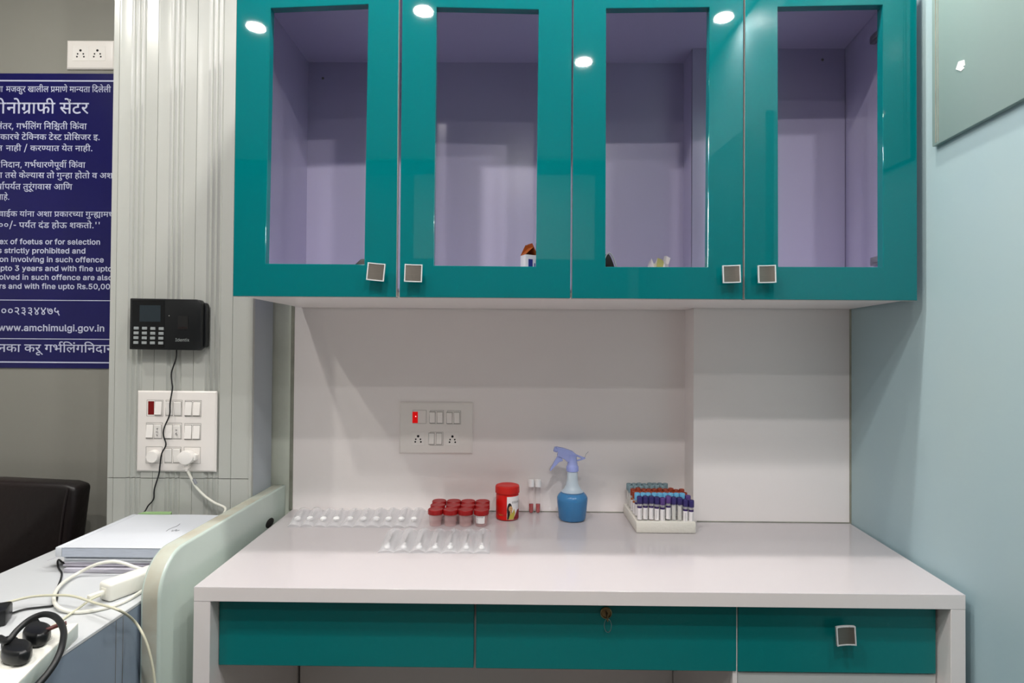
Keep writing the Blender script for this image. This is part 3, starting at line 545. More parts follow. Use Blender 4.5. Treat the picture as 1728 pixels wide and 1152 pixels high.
'bw':[[183,-22,5,568,144,568,265,112,281,35,211,35,277,313,347,568,474,568,591,111,606,35,536,35,603,313,674,568,814,568,635,-22,514,-22,371,509,447,509,379,241,304,-22]],
'bR':[[66,-22,66,750,338,750,393,746,443,736,487,718,524,694,555,664,578,629,594,590,604,548,607,503,604,458,594,416,578,378,554,343,524,314,487,291,443,274,394,263,338,260,118,260,118,387,367,389,394,394,416,402,433,412,447,425,456,439,469,479,469,527,456,569,447,584,433,597,415,608,393,617,366,622,203,624,203,-22],[493,-22,293,350,448,350,650,-22]],
'b.':[[136,-29,102,-22,74,-3,54,26,48,60,54,93,74,122,102,141,136,148,170,141,199,122,218,93,225,60,218,26,199,-3,170,-22]],
'b5':[[316,-32,271,-29,230,-20,191,-4,156,16,126,42,101,72,82,106,70,143,62,206,193,206,208,154,228,126,258,106,295,95,341,96,362,102,383,111,401,124,416,140,428,159,438,181,443,205,445,231,443,258,437,282,427,304,414,324,398,341,380,354,359,364,336,370,290,371,228,355,190,334,74,348,122,750,546,750,546,624,239,624,218,468,247,485,300,497,362,496,427,478,484,445,529,397,561,338,578,270,580,232,576,184,565,139,546,97,520,60,488,28,451,3,410,-17,364,-28]],
'b0':[[324,-32,268,-27,218,-10,173,17,134,54,103,100,78,154,61,217,51,286,47,363,51,440,61,510,79,572,103,627,135,673,173,710,218,738,269,754,324,759,380,754,430,738,475,710,514,673,545,627,570,572,587,510,598,440,601,363,598,286,587,217,570,154,546,100,514,54,476,17,431,-10,380,-27],[324,93,353,97,377,106,400,122,419,145,436,175,450,212,460,256,466,306,466,421,460,471,450,516,436,553,419,583,400,606,377,622,353,631,324,635,296,631,271,622,249,606,229,583,212,553,199,516,188,471,182,421,182,306,188,256,199,212,212,175,229,145,249,122,271,106,296,97]],
'b,':[[27,-197,77,124,225,124,137,-197]],
'd108':[[485,32,412,-20,347,73,289,146,237,202,187,198,143,206,124,217,104,240,98,270,103,298,118,319,141,331,168,335,208,327,255,298,279,309,303,326,324,349,341,376,351,407,354,442,350,477,340,505,323,527,301,542,274,552,221,554,159,541,107,518,76,598,134,622,218,637,283,636,317,628,349,616,378,599,402,578,422,551,437,519,446,482,449,440,445,394,433,352,413,313,387,279,355,250,325,232,409,137]],
'd109':[[82,597,153,626,213,637,248,638,298,634,341,621,376,600,402,572,418,538,423,498,416,451,396,411,368,386,390,375,415,357,433,335,446,311,453,285,456,257,452,223,441,192,423,164,398,139,368,119,339,106,451,-26,376,-75,251,85,193,81,150,89,131,100,111,122,105,152,110,181,125,202,148,214,175,218,220,209,256,189,275,174,301,180,323,191,340,204,352,220,359,239,361,260,358,280,350,299,336,314,318,327,293,336,264,340,187,334,183,417,256,422,279,427,305,439,321,455,329,473,332,495,326,523,310,541,295,549,252,556,186,546,111,517]],
'd110':[[434,127,429,91,415,58,392,30,360,9,322,-4,277,-8,221,0,173,22,137,57,124,80,116,105,116,158,129,203,170,267,217,320,114,433,84,477,62,531,58,605,64,639,161,622,153,579,161,532,180,494,218,444,275,384,353,472,390,533,400,576,392,622,488,639,496,579,489,527,465,474,391,381,335,322,383,267,413,219,428,179],[206,138,210,115,222,94,234,84,251,77,274,75,302,79,324,92,337,112,342,136,337,166,317,205,274,257,231,206,211,167]],
'd113':[[518,270,512,198,495,140,466,97,429,67,384,49,334,43,294,46,256,54,222,69,190,90,161,119,134,155,111,200,90,254,72,318,56,391,31,578,123,595,145,411,160,337,179,274,201,222,226,181,256,152,290,135,330,129,364,133,389,146,406,167,417,196,424,232,425,308,414,368,392,418,378,437,362,451,343,459,322,462,302,459,287,450,278,436,275,418,278,402,285,387,299,373,322,362,370,351,408,347,389,265,322,275,273,292,235,316,208,347,192,382,187,420,191,455,203,485,223,510,251,530,284,541,322,545,360,541,395,529,426,509,453,482,476,449,494,410,507,367,515,320]],
'd111':[[474,-75,344,202,283,202,226,212,174,233,130,267,112,291,97,319,87,350,80,387,80,460,92,530,119,601,140,639,236,615,187,513,172,450,170,417,174,375,185,342,203,316,229,297,264,286,319,283,314,313,320,344,338,366,363,379,391,383,417,380,439,371,458,357,475,329,481,298,477,268,464,245,445,227,426,218,539,-7,558,-38]],
'bm':[[55,-22,55,568,185,568,185,402,124,402,158,488,194,532,239,561,289,576,316,578,358,573,396,559,428,535,453,504,471,468,489,401,416,401,449,484,488,529,538,560,596,576,660,575,693,568,724,555,752,536,775,513,795,484,810,450,818,411,821,369,821,-22,689,-22,689,365,686,396,677,418,664,433,645,444,624,451,601,453,563,447,549,441,530,426,516,408,506,375,504,-22,372,-22,372,373,369,397,362,416,349,431,332,444,311,451,288,453,254,448,224,432,201,405,194,389,187,342,187,-22]],
'rI':[[45,0,45,82,174,82,174,646,45,646,45,728,396,728,396,646,267,646,267,82,396,82,396,0]],
'rd':[[282,-12,238,-8,198,4,162,23,129,49,102,82,80,121,64,166,54,216,51,271,54,327,64,376,80,421,103,460,130,493,162,519,199,538,239,549,282,553,315,551,343,545,386,523,415,495,440,458,447,458,447,728,535,728,535,0,450,0,450,84,440,84,401,32,365,6,342,-4,314,-10],[295,67,326,70,354,79,379,93,400,113,417,137,431,166,440,198,448,272,441,346,431,378,417,406,400,430,379,449,355,463,327,471,295,474,262,471,234,462,209,447,188,427,171,403,157,375,142,309,142,236,157,169,171,140,188,115,209,94,234,79,263,70]],
're':[[307,-12,256,-8,211,4,170,23,135,50,105,83,82,122,65,166,54,215,51,269,54,322,64,372,81,417,104,456,133,489,167,517,206,537,249,549,296,553,354,546,409,527,459,492,480,468,498,440,514,408,525,370,532,328,534,243,110,243,110,317,487,317,446,290,438,356,429,385,416,411,399,433,379,451,355,464,327,472,296,475,265,472,237,464,212,450,190,433,172,412,158,387,142,333,140,255,142,217,149,182,161,152,177,126,196,105,219,88,246,76,275,69,307,66,338,69,366,76,390,87,411,104,428,125,440,150,525,127,515,101,501,77,461,35,407,6,343,-10]],
'rn':[[165,0,77,0,77,546,162,546,162,414,150,414,169,459,193,495,221,521,253,539,290,549,329,553,364,550,397,543,426,530,451,512,473,490,490,462,503,429,511,390,514,347,514,0,426,0,426,339,422,378,411,411,393,438,368,458,338,470,303,474,254,466,213,443,197,427,183,407,173,383,167,357]],
'rt':[[292,546,292,471,10,471,10,546],[92,676,180,676,180,142,183,110,195,88,214,76,289,77,307,3,242,-7,198,-3,161,10,131,31,109,59,96,93,92,135]],
'ri':[[77,0,77,546,165,546,165,0],[122,635,98,640,79,652,65,671,61,693,65,716,79,735,98,747,122,751,145,747,165,735,179,716,183,693,179,671,165,652,145,640]],
'rx':[[32,0,247,314,247,247,43,546,146,546,299,294,253,294,335,440,405,546,505,546,301,243,301,308,514,0,412,0,249,263,295,263,214,123,133,0]],
'rS':[[321,-13,271,-10,225,-1,184,13,149,32,118,56,94,84,75,116,63,151,57,190,152,190,157,165,166,142,180,123,218,93,266,76,321,70,382,77,434,99,455,114,472,132,484,152,492,175,495,200,492,222,486,241,460,271,422,293,208,362,163,386,126,414,99,448,83,487,77,533,81,572,92,608,110,640,135,669,165,693,200,712,239,726,282,734,327,737,373,734,415,726,454,712,488,693,517,670,541,643,559,612,571,579,575,544,484,544,476,577,459,604,434,626,402,642,365,652,324,655,267,648,220,628,187,598,176,579,170,559,167,537,170,513,178,493,191,476,227,449,306,419,444,378,511,342,549,306,564,284,576,259,583,230,585,198,582,160,571,124,554,91,530,61,500,36,464,15,422,0,374,-10]],
'rT':[[48,646,48,728,598,728,598,646,370,646,370,0,277,0,277,646]],
'rC':[[382,-10,322,-5,267,10,216,35,171,70,133,113,101,164,78,224,64,290,60,363,64,437,78,503,101,563,133,614,171,657,216,692,267,717,322,732,382,737,453,730,518,709,575,674,621,627,655,568,676,499,583,499,568,545,543,582,510,612,472,634,429,647,382,651,340,648,301,637,264,618,231,593,204,560,181,521,164,475,153,422,150,363,153,305,164,252,181,206,204,167,232,135,265,109,301,91,340,80,406,77,451,86,492,104,528,129,556,163,577,205,583,229,676,229,656,160,622,102,575,54,519,19,454,-2]],
'rK':[[151,208,151,307,305,493,522,728,644,728,333,395,328,395],[88,0,88,728,181,728,181,0],[534,0,271,370,329,442,644,0]],
'rN':[[88,0,88,728,197,728,570,128,595,76,582,76,573,281,573,728,666,728,666,0,555,0,155,649,172,649,181,415,181,0]],
'rA':[[25,0,290,728,397,728,665,0,567,0,351,626,334,684,352,684,274,432,124,0],[158,203,158,284,532,284,532,203]],
'rM':[[88,0,88,728,220,728,462,67,442,67,506,269,683,728,815,728,815,0,724,0,728,655,736,655,654,416,492,0,411,0,163,655,172,655,176,416,176,0]],
'rP':[[88,0,88,728,337,728,390,724,437,714,477,697,510,674,537,646,558,613,573,577,582,538,585,496,582,454,573,415,558,378,537,346,510,318,477,294,437,277,391,267,337,263,161,263,161,345,369,347,400,354,426,365,447,379,464,397,477,419,491,468,491,524,477,573,464,594,447,612,426,626,399,637,368,644,181,646,181,0]],
'rL':[[88,0,88,728,181,728,181,82,518,82,518,0]],
'rE':[[88,0,88,728,531,728,531,646,181,646,181,408,507,408,507,326,181,326,181,82,536,82,536,0]],
'rO':[[383,-10,323,-5,267,10,217,35,171,70,133,113,102,164,78,224,64,290,60,363,64,437,78,503,102,563,133,614,171,657,217,692,267,717,323,732,383,737,443,732,498,717,549,692,594,657,632,614,663,563,687,503,700,437,705,363,700,290,687,224,663,164,632,113,594,70,549,35,498,10,443,-5],[383,76,425,80,464,91,500,109,533,135,561,167,584,206,601,252,611,305,615,363,611,422,601,475,584,521,561,561,533,593,500,618,464,637,425,648,383,651,341,648,301,637,265,618,232,593,204,560,181,521,164,475,153,422,150,363,153,305,164,252,181,207,204,167,232,135,265,109,301,91,341,80]],
'rR':[[88,0,88,728,337,728,390,724,437,715,477,698,510,677,537,650,558,619,573,583,582,545,585,503,582,461,573,423,558,388,537,357,510,331,477,310,437,295,391,285,337,282,140,282,140,365,369,367,400,372,426,382,447,394,464,410,477,429,491,476,491,531,477,578,464,598,447,615,425,628,399,638,368,644,181,646,181,0],[506,0,330,328,435,328,613,0]],
'ra':[[197,-11,165,-4,136,7,110,22,87,41,69,64,55,91,47,121,44,155,46,185,52,210,62,231,93,265,133,288,256,316,363,330,382,337,393,349,396,369,393,400,384,427,368,447,346,463,306,474,257,474,215,463,190,450,170,433,144,396,60,423,75,454,94,480,116,501,167,531,223,548,299,552,365,540,409,520,430,505,448,486,463,462,475,434,482,400,484,0,398,0,398,74,392,74,362,35,330,11,286,-7,259,-11],[245,65,276,67,303,73,328,84,365,114,389,154,396,197,396,273,373,261,212,234,168,217,149,200,136,179,132,151,136,125,147,104,164,87,187,75,214,67]],
'rm':[[77,0,77,546,163,546,163,424,156,424,177,476,209,515,248,541,293,554,316,556,353,552,385,539,412,519,434,492,450,460,460,423,448,423,468,473,502,512,547,540,599,554,658,553,686,547,713,535,738,519,758,498,776,473,789,443,796,408,799,368,799,0,711,0,711,366,707,401,696,430,678,450,654,464,629,473,601,476,556,469,537,460,514,442,496,418,484,379,482,0,394,0,394,375,391,403,381,427,364,448,342,463,316,472,287,476,246,469,210,449,182,417,173,395,165,344,165,0]],
'rD':[[315,0,139,0,139,82,309,82,365,86,414,97,456,116,492,142,521,174,543,213,559,258,569,309,572,365,569,421,560,471,544,515,522,554,493,586,459,612,418,631,371,642,318,646,135,646,135,728,324,728,392,723,452,708,506,684,552,651,591,609,622,559,644,502,658,437,662,365,658,293,644,228,622,170,590,119,551,77,503,44,448,20,385,5],[181,728,181,0,88,0,88,728]],
'r.':[[136,-6,111,-2,90,13,75,34,70,60,75,85,90,106,111,121,136,125,162,121,183,106,197,85,202,60,197,34,183,13,162,-2]],
'ro':[[299,-12,252,-8,208,4,169,23,135,50,106,83,82,122,65,167,54,216,51,270,54,324,65,374,82,419,106,458,135,491,169,518,208,537,252,549,299,553,347,549,391,537,430,518,465,491,494,458,518,419,535,374,545,324,549,270,545,216,535,167,518,122,494,83,465,50,430,23,391,4,347,-8],[299,67,334,70,364,79,390,95,412,116,429,141,443,170,458,235,458,305,443,370,429,399,412,425,390,446,364,461,334,471,299,474,265,471,235,461,209,446,188,425,171,400,157,371,142,305,142,235,157,170,171,141,188,116,209,95,235,79,265,70]],
}
POSTER_LINES=[
('d',[('d50',0),('d32',598),('d25',1340),('d69',2102),('d52',2102),('d26',2771),('d66',3589),('d54',3848),('d68',4526),('d54',4785),('d274',5723),('d50',6291),('d66',6889),('d39',7148),('d75',7871),('d50',8131),('d66',8729),('d202',8988),('d51',9346),('d40',9926),('d66',10496),('d67',11015),('d42',11274),('d54',11794),('d75',12472),('d54',12472),('d68',13150)],13409,10.2,187,155.7,9.3,[('d51',0),('d66',580)],839,5),
('d',[('d44',0),('d79',555),('d256',814),('d66',1377),('d47',1636),('d68',2407),('d60',2926),('d75',3602),('d6',3602),('d35',3602),('d52',4106)],4515,11,149.5,191.8,18.2,[('d60',0),('d79',676)],935,9.5),
('d',[('d40',0),('d52',570),('d799',979),('d27',1507),('d49',2070),('d181',2773),('d67',2773),('d54',3032),('d6',3710),('d27',3710),('d67',4533),('d44',4792),('d67',5347),('d558',5606),('d40',6302),('d68',6872),('d67',7391),('d25',7650),('d6',8412),('d57',8412),('d66',8968)],9227,4.5,146.3,218.2,9.6,[('d44',0),('d6',555)],555,4),
('d',[('d25',0),('d66',762),('d52',1021),('d30',1430),('d75',2064),('d35',2324),('d75',2828),('d67',2828),('d183',3087),('d44',3690),('d25',4245),('d35',5267),('d75',5771),('d215',5771),('d35',6160),('d274',6924),('d79',7492),('d67',7751),('d60',8010),('d32',8686),('d52',9428),('d11',10097),('d801',10588)],10856,0.5,169.3,236.3,9,[],0,0),
('d',[('d44',0),('d66',555),('d61',814),('d68',1345),('d802',1864),('d25',2553),('d52',3315),('d197',3724),('d51',4191),('d66',4771),('d40',5030),('d51',5860),('d75',6440),('d40',6440),('d44',7270),('d66',7825),('d61',8084),('d68',8615),('d801',8874)],9142,10,157,255,8.8,[('d40',0)],570,4.3),
('d',[('d67',0),('d44',259),('d42',814),('d66',1334),('d44',1593),('d799',2148),('d27',2676),('d49',3239),('d181',3942),('d43',3942),('d66',4557),('d52',4816),('d39',5225),('d75',5948),('d46',5948),('d70',6516),('d57',6516),('d68',7072),('d181',7331),('d67',7591),('d25',7850),('d6',8612),('d57',8612),('d66',9168)],9427,1.2,144,283,9,[],0,0),
('d',[('d40',0),('d60',570),('d75',1246),('d25',1506),('d75',2268),('d210',2268),('d51',2768),('d66',3348),('d60',3607),('d40',4543),('d79',5113),('d27',5632),('d69',6195),('d202',6195),('d61',6553),('d66',7084),('d61',7603),('d79',8134),('d40',8393),('d79',8963),('d57',9482),('d9',10298),('d58',11062),('d66',11742)],12001,8.6,194.5,301,9,[('d51',0),('d66',580)],839,4),
('d',[('d46',0),('d51',568),('d181',1148),('d6',1148),('d40',1148),('d40',1978),('d69',2548),('d52',2548),('d70',2957),('d6',2957),('d27',2957),('d57',3520),('d66',4076),('d60',4335),('d10',5271),('d67',6294),('d39',6553)],7276,8,122,320,9.2,[('d59',0),('d66',578),('d181',837),('d6',837)],837,7.5),
('d',[('d61',0),('d75',531),('d801',531)],799,6.3,16.5,337,9,[('d10',0)],1023,5.6),
('d',[('d57',0),('d66',556),('d12',815),('d25',1306),('d51',2328),('d66',2908),('d6',3167),('d44',3167),('d66',3722),('d9',4241),('d58',5005),('d66',5685),('d274',6204),('d25',6772),('d66',7534),('d52',7793),('d188',8202),('d51',8598),('d66',9178),('d27',9697),('d69',10260),('d202',10260),('d577',10618),('d66',11405),('d50',11664),('d43',12262)],12877,-2,192.5,366,8.6,[],0,0),
('d',[('d106',0),('d106',551),('d802',1102),('d800',1531),('d46',2131),('d51',2699),('d181',3279),('d6',3279),('d40',3279),('d42',4109),('d6',4629),('d37',4629),('d61',5466),('d79',5997),('d14',6256),('d58',7281),('d25',7961),('d40',8723),('d79',9293),('d801',9552),('d794',9820),('d794',10146)],10472,-3,170,385,9,[],0,0),
('b',[('be',0),('bx',596),('bo',1437),('bf',2050),('bf',2715),('bo',3098),('be',3711),('bt',4307),('bu',4648),('bs',5252),('bo',6075),('br',6688),('bf',7359),('bo',7742),('br',8355),('bs',9027),('be',9568),('bl',10164),('be',10453),('bc',11049),('bt',11633),('bi',11974),('bo',12229),('bn',12842)],13445,-1,169.8,412.5,8.9,[],0,0),
('b',[('bs',0),('bs',823),('bt',1364),('br',1704),('bi',2094),('bc',2349),('bt',2934),('bl',3274),('by',3563),('bp',4420),('br',5045),('bo',5435),('bh',6048),('bi',6652),('bb',6907),('bi',7533),('bt',7788),('be',8129),('bd',8725),('ba',9632),('bn',10207),('bd',10811)],11436,-3.5,145,427.5,8.9,[],0,0),
('b',[('bo',0),('bn',613),('bi',1499),('bn',1754),('bv',2358),('bo',2933),('bl',3546),('bv',3835),('bi',4410),('bn',4665),('bg',5269),('bi',6177),('bn',6433),('bs',7319),('bu',7860),('bc',8464),('bh',9049),('bo',9935),('bf',10548),('bf',10931),('be',11314),('bn',11911),('bc',12515),('be',13099)],13695,-1,175.7,442.5,8.9,[],0,0),
('b',[('bp',0),('bt',626),('bo',966),('b3',1860),('by',2804),('be',3379),('ba',3975),('br',4550),('bs',4940),('ba',5762),('bn',6337),('bd',6941),('bw',7848),('bi',8680),('bt',8935),('bh',9276),('bf',10162),('bi',10545),('bn',10801),('be',11405),('bu',12283),('bp',12887),('bt',13513),('bo',13853)],14465,0.5,190,457.6,8.9,[],0,0),
('b',[('bo',0),('bl',613),('bv',901),('be',1477),('bd',2073),('bi',2980),('bn',3235),('bs',4121),('bu',4662),('bc',5267),('bh',5851),('bo',6738),('bf',7350),('bf',7734),('be',8117),('bn',8713),('bc',9317),('be',9902),('ba',10780),('br',11354),('be',11744),('ba',12622),('bl',13197),('bs',13485),('bo',14026)],14639,-1.5,190.5,472.6,8.9,[],0,0),
('b',[('br',0),('bs',390),('ba',1212),('bn',1787),('bd',2391),('bw',3298),('bi',4130),('bt',4385),('bh',4726),('bf',5612),('bi',5995),('bn',6251),('be',6855),('bu',7733),('bp',8337),('bt',8963),('bo',9303),('bR',10198),('bs',10854),('b.',11395),('b5',11677),('b0',12339),('b,',13000),('b0',13282),('b0',13944)],14605,-1.5,186.5,487.8,8.9,[],0,0),
('d',[('d106',0),('d106',551),('d108',1102),('d109',1653),('d109',2204),('d110',2755),('d110',3306),('d113',3857),('d111',4408)],4959,1,101,531,12,[],0,0),
('b',[('bw',0),('bw',832),('bw',1663),('b.',2495),('ba',2776),('bm',3351),('bc',4240),('bh',4825),('bi',5429),('bm',5685),('bu',6574),('bl',7178),('bg',7467),('bi',8093),('b.',8349),('bg',8631),('bo',9257),('bv',9870),('b.',10445),('bi',10727),('bn',10982)],11586,-3,177,559,11,[],0,0),
('d',[('d44',0),('d25',555),('d66',1317),('d25',1836),('d52',2598),('d70',3007),('d27',3267),('d49',3830),('d181',4533),('d67',4533),('d54',4792),('d6',5470),('d27',5470),('d67',6033),('d44',6292),('d42',6847),('d66',7367),('d44',7626)],8181,-3,193,594.7,12.7,[],0,0),
]
WORDS={'Identix': ([('rI',0),('rd',441),('re',1053),('rn',1636),('rt',2227),('ri',2554),('rx',2796)],3342),'STICKIN': ([('rS',0),('rT',642),('rI',1287),('rC',1728),('rK',2458),('rI',3130),('rN',3571)],4324),'SAMPLE CONTAINER': ([('rS',0),('rA',642),('rM',1332),('rP',2235),('rL',2874),('rE',3439),('rC',4309),('rO',5039),('rN',5804),('rT',6557),('rA',7203),('rI',7893),('rN',8333),('rE',9087),('rR',9688)],10331),'Name': ([('rN',0),('ra',753),('rm',1315),('re',2191)],2773),'ID. No.': ([('rI',0),('rD',441),('r.',1163),('rN',1700),('ro',2453),('r.',3053)],3321),'Date': ([('rD',0),('ra',722),('rt',1283),('re',1610)],2193)}
# ================================================================ THE ROOM
CABF = -.448                        # front plane of the cabinet doors
TOP = .75                           # desk top
def wall_x(y):                      # the blue wall runs slightly out of square
    return .983 + .06 * (y + .09)


struct('floor', MB().box(-2.7, -3.4, -.05, 1.2, .1, 0), 'floor_tile')
struct('ceiling', MB().box(-2.7, -3.4, CEIL, 1.2, .1, CEIL + .05), 'ceiling_paint')
XS = .522                           # pier starts here
XP = -.697                          # left edge of the white back panel
struct('wall_back', MB().box(XP, 0, 0, XS + .02, .06, CEIL), 'white_laminate')
struct('wall_pier', MB().box(XS, -.0909, 0, 1.06, .08, CEIL), 'white_laminate')
struct('wall_recess', MB().box(-.80, .003, 0, XP - .001, .07, CEIL), 'plaster_green')
struct('wall_grey', MB().box(-2.65, 0, 0, -.80, .07, CEIL), 'grey_laminate')
mb = MB()
mb.prism([(wall_x(.1), .1), (wall_x(-3.35), -3.35), (1.15, -3.35), (1.15, .1)], 0, CEIL)
struct('wall_right', mb, 'blue_paint')
mb = MB()
mb.prism([(wall_x(-1.18) - .03, -1.18), (wall_x(-2.9) - .03, -2.9), (wall_x(-2.9) - .001, -2.9), (wall_x(-1.18) - .001, -1.18)], .002, 2.12, bev=.002)
d1 = struct('added_dark_door', mb, 'added_door_dark')  # added out of view, dark so the cabinet doors reflect less blue wall
mb = MB().tube([(wall_x(-1.3) - .055, -1.30, .95), (wall_x(-1.3) - .055, -1.30, 1.15)], .01, 12)
mb.tube([(wall_x(-1.3) - .055, -1.30, .97), (wall_x(-1.3) - .029, -1.30, .97)], .006, 10)
mb.tube([(wall_x(-1.3) - .055, -1.30, 1.13), (wall_x(-1.3) - .029, -1.30, 1.13)], .006, 10)
obj('added_door_handle', mb, 'steel', d1)
struct('wall_left', MB().box(-2.7, -3.35, 0, -2.62, .05, CEIL), 'room_paint')
mb = MB().box(-2.7, -3.4, 0, -.75, -3.3, CEIL, mi=1)
mb.box(-.75, -3.4, 1.9, .55, -3.3, CEIL)
mb.box(-.75, -3.4, 0, .55, -3.3, 1.9, mi=1)
mb.box(.55, -3.4, 0, 1.1, -3.3, CEIL, mi=1)
struct('wall_front', mb, ['room_paint', 'dark_room_paint'])
struct('trim_5', MB().box(-2.62, -3.3, CEIL - .09, wall_x(-3.3) - .001, -3.26, CEIL - .02, .004), 'cornice_dark')
# seals along the edges of the white panels
mb = MB()
mb.box(XP - .009, -.003, .75, XP + .0015, .011, 1.40, .001)
struct('trim_1', mb, 'seal')
mb = MB()
xw = wall_x(-.0909)
mb.tube([(xw - .001, -.0925, z) for z in [.75 + i * .05 for i in range(14)]], .0032, 6)
struct('trim_2', mb, 'seal')
mb = MB()
mb.tube([(XS + .01 + i * .05, -.0915, TOP + .0012) for i in range(10)], .0016, 6)
mb.tube([(-.20 + i * .06, -.0008, TOP + .0012) for i in range(12)], .0014, 6)
struct('trim_3', mb, 'seal')

# reeded white pvc cladding around the column
CY = -.157
def px_x(px, y=CY):
    return U(px, 300, 'Y', y).x
prof = []
cl = U(187, 430, 'Y', CY).x
cr_ = U(425, 670, 'Y', CY).x
prof.append((cl, CY))
for jx in (199, 265, 331, 396):     # panel joints; three hollow reeds before each
    a, b = px_x(jx - 46), px_x(jx - 20)
    wv = (b - a) / 3
    for k in range(3):
        x0 = a + k * wv
        if x0 < cl + .003:
            continue
        for t in range(0, 9):
            q = t / 8
            prof.append((x0 + q * wv * .96, CY + .0065 * math.sin(PI * q)))
    j = px_x(jx)
    if j > cl + .004:
        prof += [(j - .0014, CY), (j - .0007, CY + .0022), (j + .0006, CY + .0022), (j + .0008, CY - .0010), (j + .006, CY - .0010), (j + .009, CY)]
prof.append((cr_, CY))
prof += [(cr_, -.02), (cl, -.02)]
ZJ = U(205, 806, 'Y', CY).z
mb = MB()
n = len(prof)
sides = [0] * n
sides[n - 3] = 1
mb.prism(prof, 0, ZJ - .0009, side=sides)
mb.prism(prof, ZJ + .0009, CEIL, side=sides)
mb.box(cl + .002, CY + .012, ZJ - .01, cr_ - .002, -.03, ZJ + .01, mi=2)
struct('wall_column', mb, ['column_pvc', 'column_side', 'recess'])
mb = MB().box(cr_ - .002, CY + .004, 0, cr_ + .0012, -.02, CEIL)
struct('trim_6', mb, 'column_side')
struct('trim_4', MB().box(cr_ - .006, CY - .003, 0, cr_ + .002, CY + .01, CEIL, .001), 'column_pvc')

# frosted window in the blue wall
mb = MB()
p0 = U(1580, 245, 'X', .957)
Z0, Y1, Y0 = p0.z - .004, p0.y, -1.12
pl = [(wall_x(Y1) - .012, Y1), (wall_x(Y0) - .012, Y0), (wall_x(Y0) + .004, Y0), (wall_x(Y1) + .004, Y1)]
mb.prism(pl, Z0, 2.45, bev=.0015)
win = struct('window_1', mb, 'frosted_glass')
tag(win, 'frosted green glass pane set high in the pale blue right wall', 'window')
mb = MB()
def rod(y, r=.0012, z0=Z0 + .005):
    mb.tube([(wall_x(y) - .0125, y, z0), (wall_x(y) - .0125, y, 2.44)], r, 6)
rod(Y1 - .014)
rod(Y1 - .022, .0008)
obj('groove', mb, 'seal', win)
mb = MB()
ch = []
for q in ((1618, 104), (1627, 101), (1628, 110), (1625, 112), (1627, 115), (1622, 120), (1614, 117)):
    p = None
    yy = U(q[0], q[1], 'X', .94)
    xx = wall_x(yy.y) - .0125
    p = U(q[0], q[1], 'X', xx)
    ch.append((p.y, p.z))
xx = wall_x(ch[0][0]) - .0122
mb.prism(ch, xx - .0016, xx + .0008, axis='X')
tag(obj('white_patch', mb, 'patch_white', win), 'small irregular white patch on the pane')

# downlights, the two rearmost added as fill
for i, (x, y, wt, colr) in enumerate(LAMPS):
    t = thing('ceiling_downlight', 'round recessed downlight in the white ceiling', 'ceiling light', (x, y, CEIL), 0, 'downlights in the ceiling')
    mb = MB()
    mb.lathe([(.036, -.001), (.037, -.008), (.051, -.006), (.053, 0)], 32)
    mb.f = [f for f in mb.f if len(f) == 4]
    mb.m = [0] * len(mb.f)
    obj('trim_ring', mb, 'lamp_ring', t, local=True)
    mb = MB()
    mb.lathe([(0, -.002), (.036, -.002)], 32)
    obj('lens', mb, 'lamp_glow', t, local=True)
    ld = bpy.data.lights.new('downlight_beam', 'AREA')
    ld.shape = 'DISK'
    ld.size = .072
    ld.energy = wt
    ld.color = colr
    lo = bpy.data.objects.new('downlight_beam', ld)
    COL.objects.link(lo)
    lo.parent = t
    lo.location = (0, 0, -.012)

# ================================================================ WALL CABINET
CB = 1.3785                         # underside of the cabinet
tz = U(560, 105, 'Y', -.01).z       # inner top
CT = tz + .018
cab = thing('wall_cabinet', 'teal glossy wall cabinet with four window doors and a lavender interior', 'cabinet', (.13, -.2, CB))
XL = U(393, 500, 'Y', CABF).x
XR = U(1548, 507, 'Y', CABF).x
CIN = CABF + .0225                  # carcass front
mb = MB()
T = .016
mb.box(XL + .001, CIN, CB + .002, XL + T, -.004, CT)                             # left side
mb.prism([(XR - T, CIN), (XR - .001, CIN), (wall_x(-.095) - .004, -.095), (wall_x(-.095) - .004 - T, -.095)], CB + .002, CT)   # right side
mb.box(XL + T, -.010, CB + .018, XS - .003, -.004, CT)                           # back
mb.box(XS - .0095, -.0995, CB + .018, XS - .003, -.010, CT)                      # pier cheek
mb.box(XS - .0095, -.1010, CB + .018, wall_x(-.1) - .022, -.0950, CT)            # pier face
mb.prism([(XL + T, CIN), (XR - T, CIN), (wall_x(-.1) - .006 - T, -.1), (XS - .01, -.1), (XS - .01, -.01), (XL + T, -.01)], tz, CT)
mb.prism([(XL + T, CIN), (XR - T, CIN), (wall_x(-.1) - .006 - T, -.1), (XS - .01, -.1), (XS - .01, -.01), (XL + T, -.01)], CB + .011, CB + .018)
obj('carcass', mb, 'lavender', cab)
mb = MB()
mb.prism([(XL, CIN), (XR - .001, CIN), (wall_x(-.095) - .003, -.0945), (XS - .003, -.0945), (XS - .003, -.003), (XL, -.003)], CB, CB + .0105)
obj('bottom_panel', mb, 'white_laminate', cab)
mid = U(965, 505, 'Y', CABF).x
for px in (545, 1388):
    p = U(px, 132 if px < 900 else 101, 'Y', -.0105 if px < 900 else -.1012)
    mb = MB()
    mb.ball(p, .004, .0025, .004, 10)
    obj('screw', mb, 'recess', cab)
for py in (62, 440):
    p = U(1478, py, 'Y', -.305)
    mb = MB()
    xr = XR - T + (wall_x(-.095) - .004 - XR) * (-.305 - CIN) / (-.095 - CIN)
    mb.box(xr - .013, -.325, p.z - .011, xr + .001, -.285, p.z + .011, .002)
    mb.box(xr - .018, -.335, p.z - .006, xr - .010, -.300, p.z + .006, .002)
    obj('hinge', mb, 'steel', cab)
ZD0 = CB - .004
ZD1 = U(820, -48, 'Y', CABF).z
